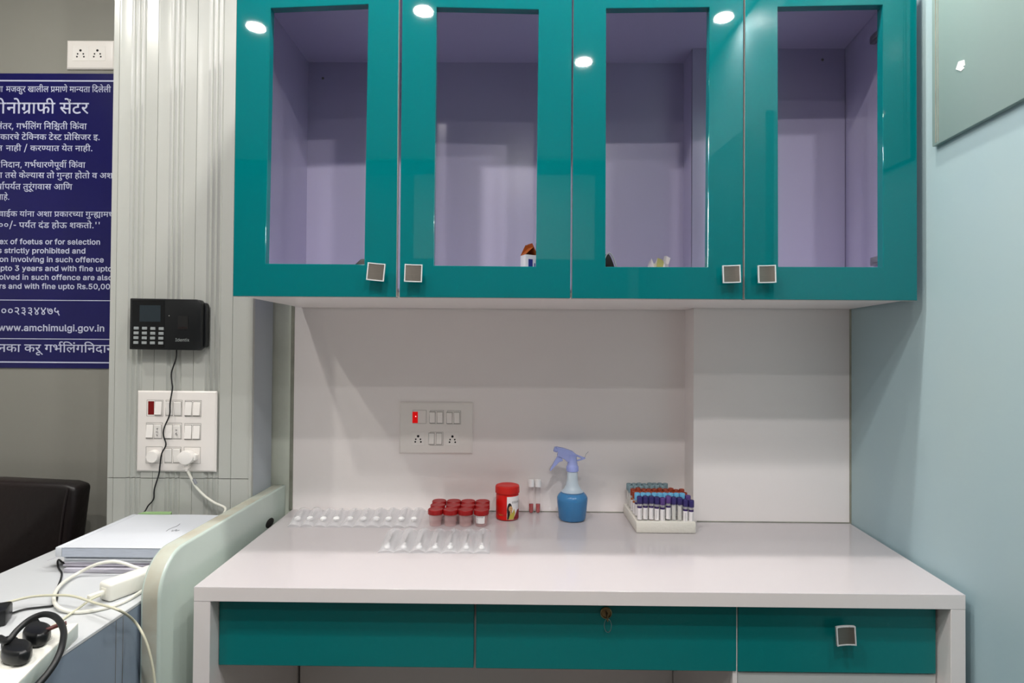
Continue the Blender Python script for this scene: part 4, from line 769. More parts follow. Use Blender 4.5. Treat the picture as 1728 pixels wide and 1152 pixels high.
doors = [((393, 668.3), [(456.7, 13.5), (621.5, 7), (614.8, 446), (447.7, 444.7)], (635, 459)),
         ((674.2, 962.2), [(736.7, 12), (909, 16), (904.6, 449.7), (732, 448)], (698, 461)),
         ((965.2, 1253.6), [(1023, 14), (1197.4, 12), (1194, 450.6), (1021.8, 450)], (1233.5, 462.5)),
         ((1256.6, 1548), [(1312.5, 11.3), (1489.5, 8), (1490, 450.6), (1313.4, 450)], (1293, 462.5))]


def knob(parent, c, s, tilt=0.0):
    """square pull: post, dished brushed plate, bright rim; c = point on the door face"""
    mb = MB()
    R = Matrix.Rotation(tilt, 4, 'Y')
    mb.lathe([(.006, 0), (.006, .018)], 14, mi=0)
    mb.v = [Vector((p.x, -p.z, p.y)) for p in mb.v]
    h = s / 2
    pl = MB()
    N = 8
    # plate bowed about the vertical axis: thin solid with a rim
    def dish(x):
        return -.0215 - .003 * (x / h) ** 2
    v, f, ms = [], [], []
    for j in range(2):
        for i in range(N + 1):
            x = -h + s * i / N
            for z in (-h, h):
                v.append((x, dish(x) + (.004 if j else 0), z))
    k = 2 * (N + 1)
    for i in range(N):
        a = 2 * i
        f += [(a, a + 1, a + 3, a + 2), (k + a, k + a + 2, k + a + 3, k + a + 1), (a, a + 2, k + a + 2, k + a), (a + 1, k + a + 1, k + a + 3, a + 3)]
        ms += [1, 0, 0, 0]
    f += [(0, k, k + 1, 1), (2 * N, 2 * N + 1, k + 2 * N + 1, k + 2 * N)]
    ms += [0, 0]
    mb.add(v, f, ms)
    b = .0022
    for z0, z1 in ((-h, -h + b), (h - b, h)):
        for i in range(N):
            xa, xb = -h + s * i / N, -h + s * (i + 1) / N
            mb.box(xa, dish((xa + xb) / 2) - .0012, z0, xb, dish((xa + xb) / 2) + .003, z1)
    for xa in (-h, h - b):
        mb.box(xa, dish(h) - .0014, -h, xa + b, dish(h) + .004, h)
    mb.xf(Matrix.Translation(c) @ R)
    return obj('handle', mb, ['rim_reflect', 'brushed'], parent)


for k, ((xa, xb), win_px, hp) in enumerate(doors):
    x0, x1 = U(xa, 501, 'Y', CABF).x, U(xb, 503, 'Y', CABF).x
    hole = [U(a, b, 'Y', CABF) for a, b in win_px]
    out = [(x0, ZD1), (x1, ZD1), (x1, ZD0), (x0, ZD0)]
    hl = [(p.x, p.z) for p in hole]
    mb = MB()
    v, f, ms = [], [], []
    for y in (CABF, CABF + .022):
        v += [(a, y, b) for a, b in out] + [(a, y, b) for a, b in hl]
    for i in range(4):
        j = (i + 1) % 4
        f += [(i, j, 4 + j, 4 + i), (8 + i, 12 + i, 12 + j, 8 + j), (i, 8 + i, 8 + j, j), (4 + i, 4 + j, 12 + j, 12 + i)]
        ms += [0, 0, 1, 0]
    mb.solid(v, f, ms, .0009, 1)
    d = obj('door', mb, ['teal_gloss', 'edge_band'], cab)
    c = U(hp[0], hp[1], 'Y', CABF - .02)
    knob(d, Vector((c.x, CABF, c.z)), .041, (.09, .03, -.04, -.03)[k])

# things lying in the cabinet
ZF = CB + .0182
t = thing('medicine_carton', 'opened white, blue and orange medicine carton inside the cabinet, seen in the second window', 'carton', (.031, -.235, ZF), .5)
mb = MB().box(-.019, -.014, 0, .019, .014, .112, .0008)
mb.box(-.010, -.0146, .003, .003, -.0138, .100, mi=1)
mb.box(.008, -.0146, .02, .011, -.0138, .09, mi=1)
obj('box', mb, ['carton_white', 'carton_blue'], t, local=True)
mb = MB()
for s, a, ht in ((-1, .85, .034), (1, .5, .036)):
    c, sn = math.cos(a), math.sin(a)
    q = [(s * .0185, .112), (s * .0195, .112), (s * .0195 + s * -.0 - sn * ht * s, .112 + c * ht), (s * .0185 - sn * ht * s, .112 + c * ht)]
    mb.prism(q, -.0135, .0135, axis='Y', mi=0)
mb.prism([(-.019, .1125), (.019, .1125), (.004, .142), (-.004, .142)], .013, .014, axis='Y')
obj('flap', mb, 'carton_orange', t, local=True)

t = thing('pouch', 'black glossy pouch at the lower left of the third cabinet window', 'pouch', (.242, -.30, ZF))
mb = MB()
vv = []
N = 22
for i in range(N + 1):
    q = i / N
    x = -.05 + .105 * q
    z = .100 * math.exp(-((x + .012) / .028) ** 2) + .004
    vv.append((x, z))
mb.prism(vv + [(.055, 0), (-.05, 0)], -.03, .03, axis='Y', bev=.003)
obj('body', mb, 'black_gloss', t, local=True)
mb = MB()
mb.tube([(a + .004, -.031, b + .001) for a, b in vv], .0018, 6)
obj('piping', mb, 'key_silver', t, local=True)

t = thing('crumpled_wrapper', 'crumpled grey and pale yellow wrapper inside the third cabinet window', 'wrapper', (.372, -.26, ZF))
mb = MB()
v, f, ms = [], [], []
N = 9
rr = random.Random(3)
for side in (0, 1):
    for i in range(N + 1):
        for j in range(5):
            x = -.026 + .056 * i / N
            z = [.0, .035, .065, .086, .090 + .008 * math.sin(i * 1.9) + .018 * (i / N) ** 2][j]
            v.append((x + rr.uniform(-.002, .002), .012 * math.sin(i * 1.3 + j) + side * .004 - .01 * j * .5, z))
for side in (0, 1):
    o = side * (N + 1) * 5
    for i in range(N):
        for j in range(4):
            q = [o + i * 5 + j, o + (i + 1) * 5 + j, o + (i + 1) * 5 + j + 1, o + i * 5 + j + 1]
            f.append(q if not side else q[::-1])
            ms.append(1 if (3 < i < 6 and j > 1) else 0)
mb.add(v, f, ms)
obj('sheet', mb, ['plate_white', 'leaf_yellow'], t, local=True)

t = thing('strap_bundle', 'small black bundle peeping over the lower right corner of the first cabinet window', 'bundle', (-.415, -.34, ZF))
mb = MB()
mb.prism([(-.012, 0), (.05, 0), (.05, .082), (.02, .082), (-.004, .060)], -.02, .02, axis='Y', bev=.004)
obj('body', mb, 'black_plastic', t, local=True)

# ================================================================ DESK
DF = -.6
dFL, dFR = U(327, 990, 'Z', TOP), U(1630, 1004, 'Z', TOP)
desk = thing('desk', 'white laminate desk with teal drawer fronts under the wall cabinet', 'desk', (.13, -.3, 0))
TH = .030
xl, xr = dFL.x, min(dFR.x, wall_x(-.6) - .003)
DF = (dFL.y + dFR.y) / 2
bl, br = XP + .001, wall_x(-.094) - .003
mb = MB()
mb.prism([(xl, DF), (xr, DF), (br, -.0925), (XS - .001, -.0925), (XS - .001, -.0015), (bl, -.0015)], TOP - TH, TOP, side=1, bev=.0008, seg=1)
obj('tabletop', mb, ['desk_laminate', 'edge_white_lit'], desk)
iL = U(354, 1060, 'Y', DF).x
iR = U(1605, 1060, 'Y', DF).x
for a, b in ((xl, iL), (iR, xr)):
    s = -.006 if a == xl else .0
    mb = MB()
    ye = -.003 if a == xl else -.0935
    mb.prism([(a, DF + .0004), (b, DF + .0004), (b + s, ye), (a + s * 1.2, ye)], 0, TOP - TH - .0003, bev=.0008, seg=1)
    obj('side_panel', mb, 'edge_white_lit', desk)
pb = U(510, 1140, 'Y', -.07)

DD = -.5635 + (DF + .6)
x_of = lambda px: U(px, 1080, 'Y', DD).x
zb = U(590, 1124.5, 'Y', DD).z
z3 = U(1410, 1135, 'Y', DD).z
dz1 = TOP - TH - .003
keyhole = None
for k, (xa, xb) in enumerate(((369, 799.5), (803.3, 1242.8), (1245.6, 1579.5))):
    x0, x1 = x_of(xa), x_of(xb)
    x0 = max(x0, iL + .0012)
    mb = MB()
    zz = (zb, (zb + z3) / 2, z3)[k]
    mb.box(x0, DD, zz, x1, DD + .018, dz1, .0012, seg=1)
    dr = obj('drawer', mb, 'teal_drawer', desk)
    mb = MB().box(x0 + .012, DD + .0182, zz + .02, x1 - .012, DD + .40, dz1 - .03)
    obj('drawer_box', mb, 'white_laminate', dr)
    if k == 1:
        c = U(1022.5, 1033, 'Y', DD)
        mb = MB()
        mb.lathe([(.0125, 0), (.0125, .003), (.0105, .0045), (.0095, .002), (.0, .002)], 24)
        mb.box(-.0012, -.006, .001, .0012, .006, .0032, mi=1)
        mb.v = [Vector((p.x + c.x, DD - p.z, p.y + c.z)) for p in mb.v]
        obj('lock', mb, ['brass', 'recess'], dr)
        keyhole = Vector((c.x, DD - .003, c.z))
    if k == 2:
        c = U(1426, 1071.5, 'Y', DD - .02)
        knob(dr, Vector((c.x, DD, c.z)), .040, -.06)
xd = x_of(1241.5)
mb = MB().box(xd - .0052, DD + .003, 0, xd + .0045, -.08, TOP - TH - .001)
obj('partition', mb, 'white_laminate', desk)
mb = MB().box(iL + .0015, -.075, .0, xd - .0055, -.06, TOP - TH - .001)
obj('back_panel', mb, 'white_laminate', desk)
mb = MB().box(xd + .006, DD + .004, .04, iR - .003, DD + .022, z3 - .003, .001, seg=1)
obj('front_panel', mb, 'pedestal_shade', desk)
xg = x_of(801.4)
mb = MB().box(xg - .004, DD + .02, zb + .01, xg + .004, DD + .04, dz1)
obj('drawer_rail', mb, 'white_laminate', desk)

t = thing('key', 'small metal key on a wire ring hanging in the drawer lock', 'key', keyhole)
mb = MB().box(-.001, -.016, -.0045, .001, .002, .0045, .0005)
mb.box(-.0012, -.024, -.008, .0012, -.014, .008, .001)
obj('key_blade', mb, 'brass', t, local=True)
mb = MB()
mb.tube([(.0005 + .0075 * math.cos(a), -.021 + .003 * math.sin(a), -.017 + .0125 * math.sin(a)) for a in [i * PI / 14 for i in range(29)]], .0007, 6)
obj('ring', mb, 'chrome', t, local=True)

# ================================================================ FROSTED PARTITION beside the desk
PX0, PX1 = -.758, -.7165
pf = U(235, 1060, 'X', PX0).y
pz = U(382, 876, 'X', PX1).z
def round_prof(y0, y1, z0, z1, r, n=10):
    p = [(y1, z0), (y1, z1)]
    for i in range(n + 1):
        a = PI / 2 + PI / 2 * i / n
        p.append((y0 + r + r * math.cos(a), z1 - r + r * math.sin(a)))
    p.append((y0, z0))
    return p
pr = round_prof(pf, -.001, 0, pz, .085)
mb = MB()
mb.prism(pr, PX0, PX1, axis='X', side=[1] * len(pr), bev=.006, seg=3)
part = tag(obj('partition_screen', mb, ['partition_frost', 'partition_edge']),
           'thick frosted greenish partition with a dusty rounded top edge, left of the desk', 'partition')
for q, rx, rz in (((455, 882), .010, .012),):
    p = U(q[0], q[1], 'X', PX1)
    mb = MB().ball((PX1 + .0005, p.y, p.z), .0045, .028, .013, 14)
    obj('rubber_pad', mb, 'hole_black', part)
# ================================================================ LEFT COUNTER and what lies on it
CZ = .738
cxl = U(0, 967, 'Z', CZ).x
cxr = PX0 - .003
ct = thing('counter', 'narrow white counter with blue grey side, left of the frosted partition', 'counter', (-.96, -1.0, 0))
obj('counter_top', MB().box(cxl, -1.75, CZ - .007, cxr, CY - .004, CZ, .001, seg=1), 'counter_top', ct)
mb = MB().box(cxr - .018, -1.74, 0, cxr - .0005, CY - .006, CZ - .0072)
mb.box(cxr - .002, -.715, 0, cxr + .0002, -.7143, CZ - .008, mi=1)
mb.box(cxr - .002, -.695, 0, cxr + .0002, -.6943, CZ - .008, mi=1)
obj('side_panel', mb, ['counter_side', 'recess'], ct)
obj('side_panel', MB().box(cxl + .001, -1.74, 0, cxl + .018, CY - .006, CZ - .0072), 'counter_side', ct)
obj('back_panel', MB().box(cxl + .018, -.24, 0, cxr - .018, -.225, CZ - .0072), 'counter_side', ct)

# paper piles: four loose piles, then the thick pad on top
def pile(name, label, cat, z0, z1, x0, x1, y0, y1, rot, matt, jag=.0, seed=1, grp=None):
    c = Vector(((x0 + x1) / 2, (y0 + y1) / 2, z0))
    t = thing(name, label, cat, c, rot, grp)
    r = random.Random(seed)
    mb = MB()
    n = max(2, int((z1 - z0) / .0026))
    hx, hy = (x1 - x0) / 2, (y1 - y0) / 2
    for i in range(n):
        a = z1 - z0
        ox, oy = r.uniform(-jag, jag), r.uniform(-jag, jag)
        mb.box(-hx + ox, -hy + oy, a * i / n, hx + ox, hy + oy, a * (i + 1) / n - .0002)
    obj('sheets', mb, matt, t, local=True)
    return t


PL = U(98, 922, 'Z', .795).x
PFR = U(100, 938, 'Z', .775).y
PB = U(212, 867, 'Z', .795).y
PRX = PX0 - .006
g_ = 'paper piles on the counter'
pile('paper_pile', 'bottom pile of loose lilac white papers on the counter, under the other piles', 'papers', CZ + .0003, CZ + .010, PL + .020, PRX - .004, PFR - .004, PB, .0, 'paper_lilac', .0012, 1)
pile('paper_pile', 'second pile of papers from the counter, sticking out at the front', 'papers', CZ + .0104, CZ + .022, PL + .012, PRX - .006, PFR + .008, PB, .012, 'paper_lilac', .002, 2)
pile('paper_pile', 'white papers with curled edges just under the thick pad', 'papers', CZ + .0224, CZ + .034, PL + .016, PRX - .006, PFR + .004, PB - .004, -.010, 'paper', .003, 3)
t = thing('loose_sheet', 'single folded sheet jutting out left from the paper piles', 'paper', (PL + .003, PFR + .06, CZ + .0344))
mb = MB()
mb.prism([(.005, -.0385), (.10, -.045), (.10, .06), (.005, .056)], 0, .0006)
v = [(-.045, -.034, -.018), (.005, -.0385, 0), (.005, .056, 0), (-.018, .052, -.012)]
mb.add(v + [(a_, b_, c_ + .0006) for a_, b_, c_ in v], [(3, 2, 1, 0), (4, 5, 6, 7), (0, 1, 5, 4), (1, 2, 6, 5), (2, 3, 7, 6), (3, 0, 4, 7)])
obj('sheet', mb, 'paper_lilac', t, local=True)
t = thing('bound_pad', 'thick bound pad of white pages on top of the paper piles', 'pad', ((PL + PRX) / 2, (PFR + PB) / 2, CZ + .0352))
hx, hy = (PRX - PL) / 2, (PB - PFR) / 2
mb = MB()
mb.box(-hx + .012, -hy, 0, hx, hy, .0205, .0008, seg=1)
obj('pages', mb, 'paper_edge', t, local=True)
mb = MB()
N = 10
v, f = [], []
for s in (0, 1):
    for i in range(N + 1):
        for j in range(N + 1):
            x, y = -hx + .012 + (2 * hx - .012) * i / N, -hy - .0005 + (2 * hy + .001) * j / N
            v.append((x, y, .0208 + .0006 * s + .0005 * math.sin(i * .9) * math.sin(j * 1.1)))
for s in (0, 1):
    o = s * (N + 1) ** 2
    for i in range(N):
        for j in range(N):
            q = [o + i * (N + 1) + j, o + (i + 1) * (N + 1) + j, o + (i + 1) * (N + 1) + j + 1, o + i * (N + 1) + j + 1]
            f.append(q if s else q[::-1])
mb.add(v, f)
obj('top_sheet', mb, 'paper', t, local=True)
mb = MB()
mb.box(-hx - .004, -hy, -.0008, -hx + .0115, hy, .0222, .003)
obj('spine', mb, 'paper', t, local=True)
mb = MB()
sc = [[(.035, .05), (.038, .03), (.034, .008), (.036, -.012)], [(.046, .0), (.050, -.012), (.055, .002), (.058, -.010), (.064, -.002)]]
for s in sc:
    mb.tube(spline([(a, b, .0222) for a, b in s], 5), .0005, 5)
obj('handwriting', mb, 'pencil', t, local=True)
t = thing('green_folder', 'pale green sheet poking out behind the thick pad', 'folder', (PL + .045, PB + .006, CZ + .0352))
mb = MB().prism([(-.035, -.003), (.055, -.003), (.045, .020), (-.028, .016)], 0, .0225)
mb.v = [Vector((p.x, p.y, p.z)) for p in mb.v]
obj('sheet', mb, 'green_paper', t, local=True)

# white charger brick with usb plug
P = U(175, 1015, 'Z', CZ)
t = thing('charger', 'long white charger brick with a plug in its end, against the partition on the counter', 'charger', (P.x, P.y, CZ), -.55)
t.rotation_euler = (0, 0, -.42)
mb = MB().box(-.019, 0, .0005, .019, .165, .0385, .007, seg=3)
obj('brick', mb, 'adapter_white', t, local=True)
mb = MB().box(-.006, -.030, .014, .006, .0005, .024, .003)
mb.box(-.008, -.001, .010, .008, .0006, .028, .001)
obj('usb_plug', mb, 'white_cord', t, local=True)

# cables: (name, label, points, radius, material)
def cable(name, label, pts, r, m, cat='cable', k=8):
    mb = MB()
    mb.tube(spline(pts, k), r, 14)
    return tag(obj(name, mb, m), label, cat)


def on(px, py, h=.003):             # a point lying h above the counter
    return U(px, py, 'Z', CZ + h)


cable('usb_cable', 'beige cable running from the charger plug to the power strip', [U(169, 1004, 'Z', CZ + .02), on(152, 1012, .018), on(138, 1022, .012), on(118, 1036, .004), on(95, 1052, .003), on(70, 1066, .003), on(45, 1076, .003), on(15, 1092, .003)], .0022, 'beige_cord')
cable('white_cable', 'thick white cable looping in front of the paper piles', [U(a_, b_, 'Y', PFR - c_) for a_, b_, c_ in ((243, 960, .014), (232, 958, .015), (205, 949, .017), (185, 947.5, .018), (160, 953, .022), (130, 968, .03))] + [on(104, 985, .009), on(91, 1006, .0095), on(97, 1023, .009), on(120, 1032, .004), on(150, 1031, .004), on(190, 1022, .004), on(215, 1012, .004), on(240, 997, .004)], .0036, 'white_cord')
ym = -.80
cable('beige_cable', 'long beige cable arching across the counter and hanging over its edge', [on(-20, 1028, .012), on(0, 1020, .014), on(50, 1007, .02), on(95, 1004, .024), on(125, 1006, .026), on(160, 1017, .026), on(200, 1029, .026)] + [U(a, b, 'Y', -.69) for a, b in ((226, 1047), (243, 1074), (254, 1108), (261, 1150), (263, 1200), (264, 1400))], .0024, 'beige_cord')

# white power strip with two black plugs
a, b = U(133, 1049, 'Z', .766), U(31, 1150, 'Z', .766)
ang = math.atan2(b.x - a.x, -(b.y - a.y))
SW, SL, SH = .078, .34, .0272
ps = thing('power_strip', 'white power strip at the front end of the counter, beneath the black plugs', 'power strip', (a.x, a.y, CZ + .0004), ang)
mb = MB().box(-SW, -SL, 0, 0, 0, SH, .0025, mi=[0, 0, 0, 1, 0, 0])
obj('housing', mb, ['adapter_white', 'strip_side'], ps, local=True)
spots = [-.062, -.122, -.182]
for y in spots:
    mb = MB()
    mb.lathe([(0, SH + .0004), (.0185, SH + .0004), (.0190, SH + .0014), (.0212, SH + .0014), (.0225, SH - .0008)], 28, c=(-.036, y, 0))
    obj('socket', mb, 'adapter_white', ps, local=True)
mb = MB()
for s in ([(-.012, -.014), (-.016, -.019), (-.011, -.023), (-.015, -.027)], [(-.017, -.012), (-.021, -.018), (-.017, -.021)], [(-.02, -.022), (-.014, -.025)]):
    mb.tube(spline([(p, q, SH + .0002) for p, q in s], 4), .0005, 5)
obj('handwriting', mb, 'ink', ps, local=True)
Rz = Matrix.Rotation(ang, 4, 'Z')


def strip_pt(x, y, z):
    return Vector((a.x, a.y, CZ)) + (Rz @ Vector((x, y, z)))


for k, (y, lb, rz) in enumerate(((spots[0] - .0, 'black plug in the farther socket of the white power strip', -1.0), (spots[1], 'black plug in the nearer socket of the white power strip, with a thick looping cord', -.9))):
    o = strip_pt(-.036, y, SH + .0017)
    t = thing('plug', lb, 'plug', o, ang + rz, 'black plugs in the power strip')
    mb = MB()
    pr_ = []
    for i in range(20):
        q = 2 * PI * i / 20
        pr_.append(((.031 + .004 * math.cos(2 * q)) * math.cos(q), .0185 * math.sin(q)))
    mb.prism(pr_, 0, .022, bev=.006, seg=3)
    mb.prism([(-.055, -.006), (-.012, -.013), (-.012, .013), (-.055, .006)], .004, .020, bev=.003)
    obj('plug_body', mb, 'black_plastic', t, local=True)
    mb = MB()
    for i in range(4):
        mb.box(-.050 + i * .008, -.0085, .003, -.046 + i * .008, .0085, .021, .001)
    obj('grip', mb, 'black_gloss', t, local=True)
pl1 = U(10, 1088, 'Z', CZ + .05)
zt = CZ + .05
def hi(px, py, z):
    return U(px, py, 'Z', CZ + z)
tail = o + Matrix.Rotation(ang + rz, 4, 'Z') @ Vector((-.048, 0, .012))
mb = MB().tube(spline([tail, tail.lerp(hi(12, 1082, .055), .5) + Vector((-.012, 0, .006)), hi(12, 1082, .055), hi(30, 1062, .065), hi(52, 1044, .075), hi(75, 1036, .080), hi(95, 1042, .080), hi(107, 1062, .076), hi(105, 1088, .07), hi(96, 1112, .06), hi(82, 1134, .05), hi(60, 1160, .04), hi(30, 1190, .03)], 8), .0046, 14)
pc = obj('cord', mb, 'black_cord')
pc.parent = t
pc.matrix_parent_inverse = t.matrix_basis.inverted()
cable('brown_cord', 'short dark brown cord end beside the farther black plug', [hi(78, 1063, .048), hi(92, 1057, .05), hi(104, 1053, .052), hi(112, 1051, .052)], .0034, 'brown_cord')
t = thing('power_adapter', 'black power adapter at the far left on the counter', 'adapter', U(-14, 1052, 'Z', CZ + .0005), .5)
mb = MB().box(-.032, -.024, 0, .026, .024, .03, .005)
obj('adapter_case', mb, 'black_plastic', t, local=True)

# dark chair beyond the counter
ch = thing('chair', 'dark leather chair behind the counter, in front of the grey wall', 'chair', (-1.47, -.36, 0))
CHY = -.17
r_ = U(128, 822, 'Y', CHY)
ztop = U(20, 815, 'Y', CHY).z
xr_ = r_.x
mb = MB()
zz = ztop
mb.prism([(xr_ - .47, zz - .44), (xr_ - .52, zz - .04), (xr_ - .50, zz), (xr_ - .25, zz + .006), (xr_ - .035, zz - .002), (xr_, zz - .012), (xr_ - .004, zz - .04), (xr_ - .045, zz - .44)], CHY, CHY + .07, axis='Y', bev=.014, seg=3)
obj('backrest', mb, 'leather_dark', ch)
mb = MB()
mb.tube(spline([(xr_ - .022, CHY - .001, zz - .012), (xr_ - .035, CHY - .002, zz - .10), (xr_ - .062, CHY - .002, zz - .40)], 6), .003, 6)
obj('piping', mb, 'leather_dark', ch)
mb = MB().box(xr_ - .50, -.62, .40, xr_ - .03, CHY + .03, .48, .03, seg=3)
obj('seat', mb, 'leather_dark', ch)
for sx in (xr_ - .46, xr_ - .07):
    for sy in (-.58, CHY + .02):
        obj('leg', MB().tube([(sx, sy, 0), (sx, sy, .41)], .014, 10), 'black_gloss', ch)
for sx in (xr_ - .46, xr_ - .07):
    obj('back_post', MB().tube([(sx, CHY + .05, .41), (sx, CHY + .05, .6)], .012, 10), 'black_gloss', ch)

# ================================================================ WALL FITTINGS
def plate(name, label, Y, corners, rows):
    """modular plate; rows of modules in pixel frames; parts: frame, switch, socket, indicator, knob"""
    (x0, y0), (x1, y1) = corners
    A, B = U(x0, y0, 'Y', Y - .008), U(x1, y1, 'Y', Y - .008)
    cx, cz = (A.x + B.x) / 2, (A.z + B.z) / 2
    hw, hh = (B.x - A.x) / 2, (A.z - B.z) / 2
    t = thing(name, label, 'switchboard', (cx, Y, cz))
    mb = MB()
    e = .016
    o = [(-hw, -hh), (hw, -hh), (hw, hh), (-hw, hh)]
    v = [(p, -.0, q) for p, q in o] + [(p, -.0035, q) for p, q in o]
    i1 = [(math.copysign(hw - .004, p), math.copysign(hh - .004, q)) for p, q in o]
    i2 = [(math.copysign(hw - e, p), math.copysign(hh - e, q)) for p, q in o]
    v += [(p, -.0065, q) for p, q in i1] + [(p, -.0088, q) for p, q in i2]
    f = []
    for L in range(3):
        for i in range(4):
            j = (i + 1) % 4
            f.append((L * 4 + i, L * 4 + j, L * 4 + 4 + j, L * 4 + 4 + i))
    f += [(12, 13, 14, 15), (3, 2, 1, 0)]
    mb.add(v, f)
    obj('frame', mb, 'plate_white', t, local=True, smooth=20)
    for kind, (px, py), ww, hh_ in rows:
        p = U(px, py, 'Y', Y - .009)
        x, z = p.x - cx, p.z - cz
        if kind == 'module':            # the fine square outline of a two way insert
            mb = MB()
            b = .0007
            for q in ((x - ww, z - hh_, x + ww, z - hh_ + b), (x - ww, z + hh_ - b, x + ww, z + hh_), (x - ww, z - hh_, x - ww + b, z + hh_), (x + ww - b, z - hh_, x + ww, z + hh_)):
                mb.box(q[0], -.0092, q[1], q[2], -.0086, q[3])
            obj('insert_outline', mb, 'recess', t, local=True)
        if kind in ('up', 'down'):
            s = 1 if kind == 'up' else -1
            mb = MB()
            pr = [(-.0085, z - hh_), (-.0098 - (.004 if s < 0 else 0), z - hh_ + .0012), (-.0108, z), (-.0098 - (.004 if s > 0 else 0), z + hh_ - .0012), (-.0085, z + hh_)]
            mb.prism(pr, x - ww, x + ww, axis='X', bev=.0006, seg=1)
            mb.box(x - ww - .0008, -.0091, z - hh_ - .0008, x + ww + .0008, -.0086, z + hh_ + .0008, mi=1)
            obj('switch', mb, ['switch_white', 'recess'], t, local=True)
        if kind in ('lamp', 'lit'):
            mb = MB().box(x - ww, -.0098, z - hh_, x + ww, -.0086, z + hh_, .0005, seg=1)
            if kind == 'lit':
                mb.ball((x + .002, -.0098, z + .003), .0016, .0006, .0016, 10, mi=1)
            obj('indicator', mb, ['red_lens_lit' if kind == 'lit' else 'red_lens', 'red_spark'], t, local=True)
        if kind == 'socket':
            mb = MB()
            mb.box(x - ww, -.0095, z - hh_, x + ww, -.0086, z + hh_, .0004, seg=1)
            for dx, dz, r in ((0, .38, .0038), (-.36, -.08, .0026), (.36, -.08, .0026), (-.44, -.46, .0027), (.44, -.46, .0027)):
                h = MB().lathe([(r, .0087), (r, .00975)], 14)
                h.v = [Vector((q.x + x + dx * ww, -q.z, q.y + z + dz * hh_)) for q in h.v]
                mb.add(h.v, h.f, 1)
            obj('socket', mb, ['switch_white', 'hole_black'], t, local=True)
        if kind == 'knob':
            mb = MB()
            mb.lathe([(ww, .0087), (ww, .011), (ww * .93, .021), (ww * .85, .0235), (0, .0235)], 28)
            mb.v = [Vector((q.x + x, -q.z, q.y + z)) for q in mb.v]
            obj('regulator_knob', mb, 'switch_white', t, local=True)
        if kind == 'mark':
            mb = MB()
            r = random.Random(int(px))
            for i in range(3):
                zc = z + hh_ * (.5 - .5 * i)
                mb.tube(spline([(x + r.uniform(-.003, .003), -.0134, zc + r.uniform(-.003, .003)) for _ in range(4)], 4), .0005, 5)
            obj('handwriting', mb, 'ink', t, local=True)
    return t


K = .0046                            # half width of a rocker, metres
MW, MH = .0200, .0208
rows = [('module', (737.5, 703.5), MW + .001, MH), ('module', (766.2, 704), MW + .001, MH), ('module', (708, 703), MW + .001, MH), ('module', (737, 740), MW, MH),
        ('lit', (700.5, 704), .0083, .0175),
        ('up', (729.5, 704), .0083, .0172), ('up', (742.3, 704.2), .0083, .0172), ('up', (758.3, 705), .0083, .0172), ('up', (770.8, 705), .0083, .0172),
        ('socket', (705.6, 740), MW, MH), ('down', (728.3, 740), .0083, .0175), ('down', (741, 740), .0083, .0175), ('socket', (763.5, 740.5), MW, MH)]
plate('switchboard', 'white modular switchboard with a glowing red indicator on the wall above the specimen cups', 0, ((674.5, 678.5), (797.5, 766)), rows)
rows = [('socket', (136, 90), .025, .0235), ('socket', (164.5, 90), .025, .0235)]
plate('socket_plate', 'white double socket plate on the grey wall above the blue notice', 0, ((112, 67.5), (191.5, 116)), rows)
KW, KH = .0098, .0195
rows = [('module', (261.5, 688.3), .0235, .0232), ('module', (293.5, 688.5), .0235, .0232), ('module', (326, 689), .0235, .0232),
        ('module', (260.5, 726.5), .0235, .0232), ('module', (293, 727), .0235, .0232), ('module', (325.3, 728), .0235, .0232),
        ('module', (260, 767.3), .0235, .0236), ('module', (291.8, 767.8), .0235, .0236), ('module', (324.3, 768), .0235, .0236),
        ('lamp', (255, 688), .0085, .0190), ('down', (267.3, 688.3), KW, KH), ('up', (286, 688.8), KW, KH), ('up', (300, 689.3), KW, KH), ('down', (318, 689.3), KW, KH), ('down', (332, 689.5), KW, KH),
        ('down', (252.7, 727), KW, KH), ('up', (266.5, 728), KW, KH), ('down', (285, 727.8), KW, KH), ('up', (299, 728.6), KW, KH), ('down', (317.5, 729), KW, KH), ('down', (331.5, 729), KW, KH),
        ('mark', (266.5, 728), KW, KH), ('mark', (299, 730), KW * .6, KH * .7),
        ('knob', (260.8, 769.5), .0185, .0185), ('up', (284, 768.3), KW, KH), ('up', (298.5, 768.6), KW, KH), ('socket', (324, 768), .022, .022)]
plate('switchboard', 'large square white switchboard on the reeded column, with a black cord hanging across it', CY, ((231, 659), (363.5, 796.5)), rows)
# plug in its socket, with the white lead
p = U(323, 769, 'Y', CY - .0095)
t = thing('plug', 'white plug in the lower right socket of the column switchboard', 'plug', (p.x - .004, CY - .0098, p.z))
mb = MB()
pr = []
for i in range(24):
    q = 2 * PI * i / 24
    pr.append((.021 * math.cos(q) * (1 + .12 * math.cos(2 * q)), .020 * math.sin(q) - .001))
mb.prism(pr, 0, -.028, axis='Y', bev=.004, seg=2)
mb.prism([(.006, -.006), (.027, -.01), (.029, .006), (.010, .012)], -.004, -.022, axis='Y', bev=.003)
obj('plug_body', mb, 'switch_white', t, local=True)
mb = MB().prism([(-.006, -.018), (.006, -.018), (.004, -.040), (-.003, -.040)], -.008, -.020, axis='Y', bev=.002)
for i in range(3):
    mb.box(-.0062, -.021, -.024 - i * .005, .0062, -.007, -.0225 - i * .005)
obj('strain_relief', mb, 'switch_white', t, local=True)
cy_ = CY - .024
pts = [(p.x - .003, cy_, p.z - .038)] + [U(a, b, 'Y', CY - c) for a, b, c in ((322, 805, .022), (330, 820, .018), (345, 836, .018), (362, 848, .022), (380, 857, .03))] + [(-.79, CY - .09, .80)]
mb = MB().tube(spline(pts, 7), .0035, 14)
lead = obj('cord', mb, 'white_cord', t)
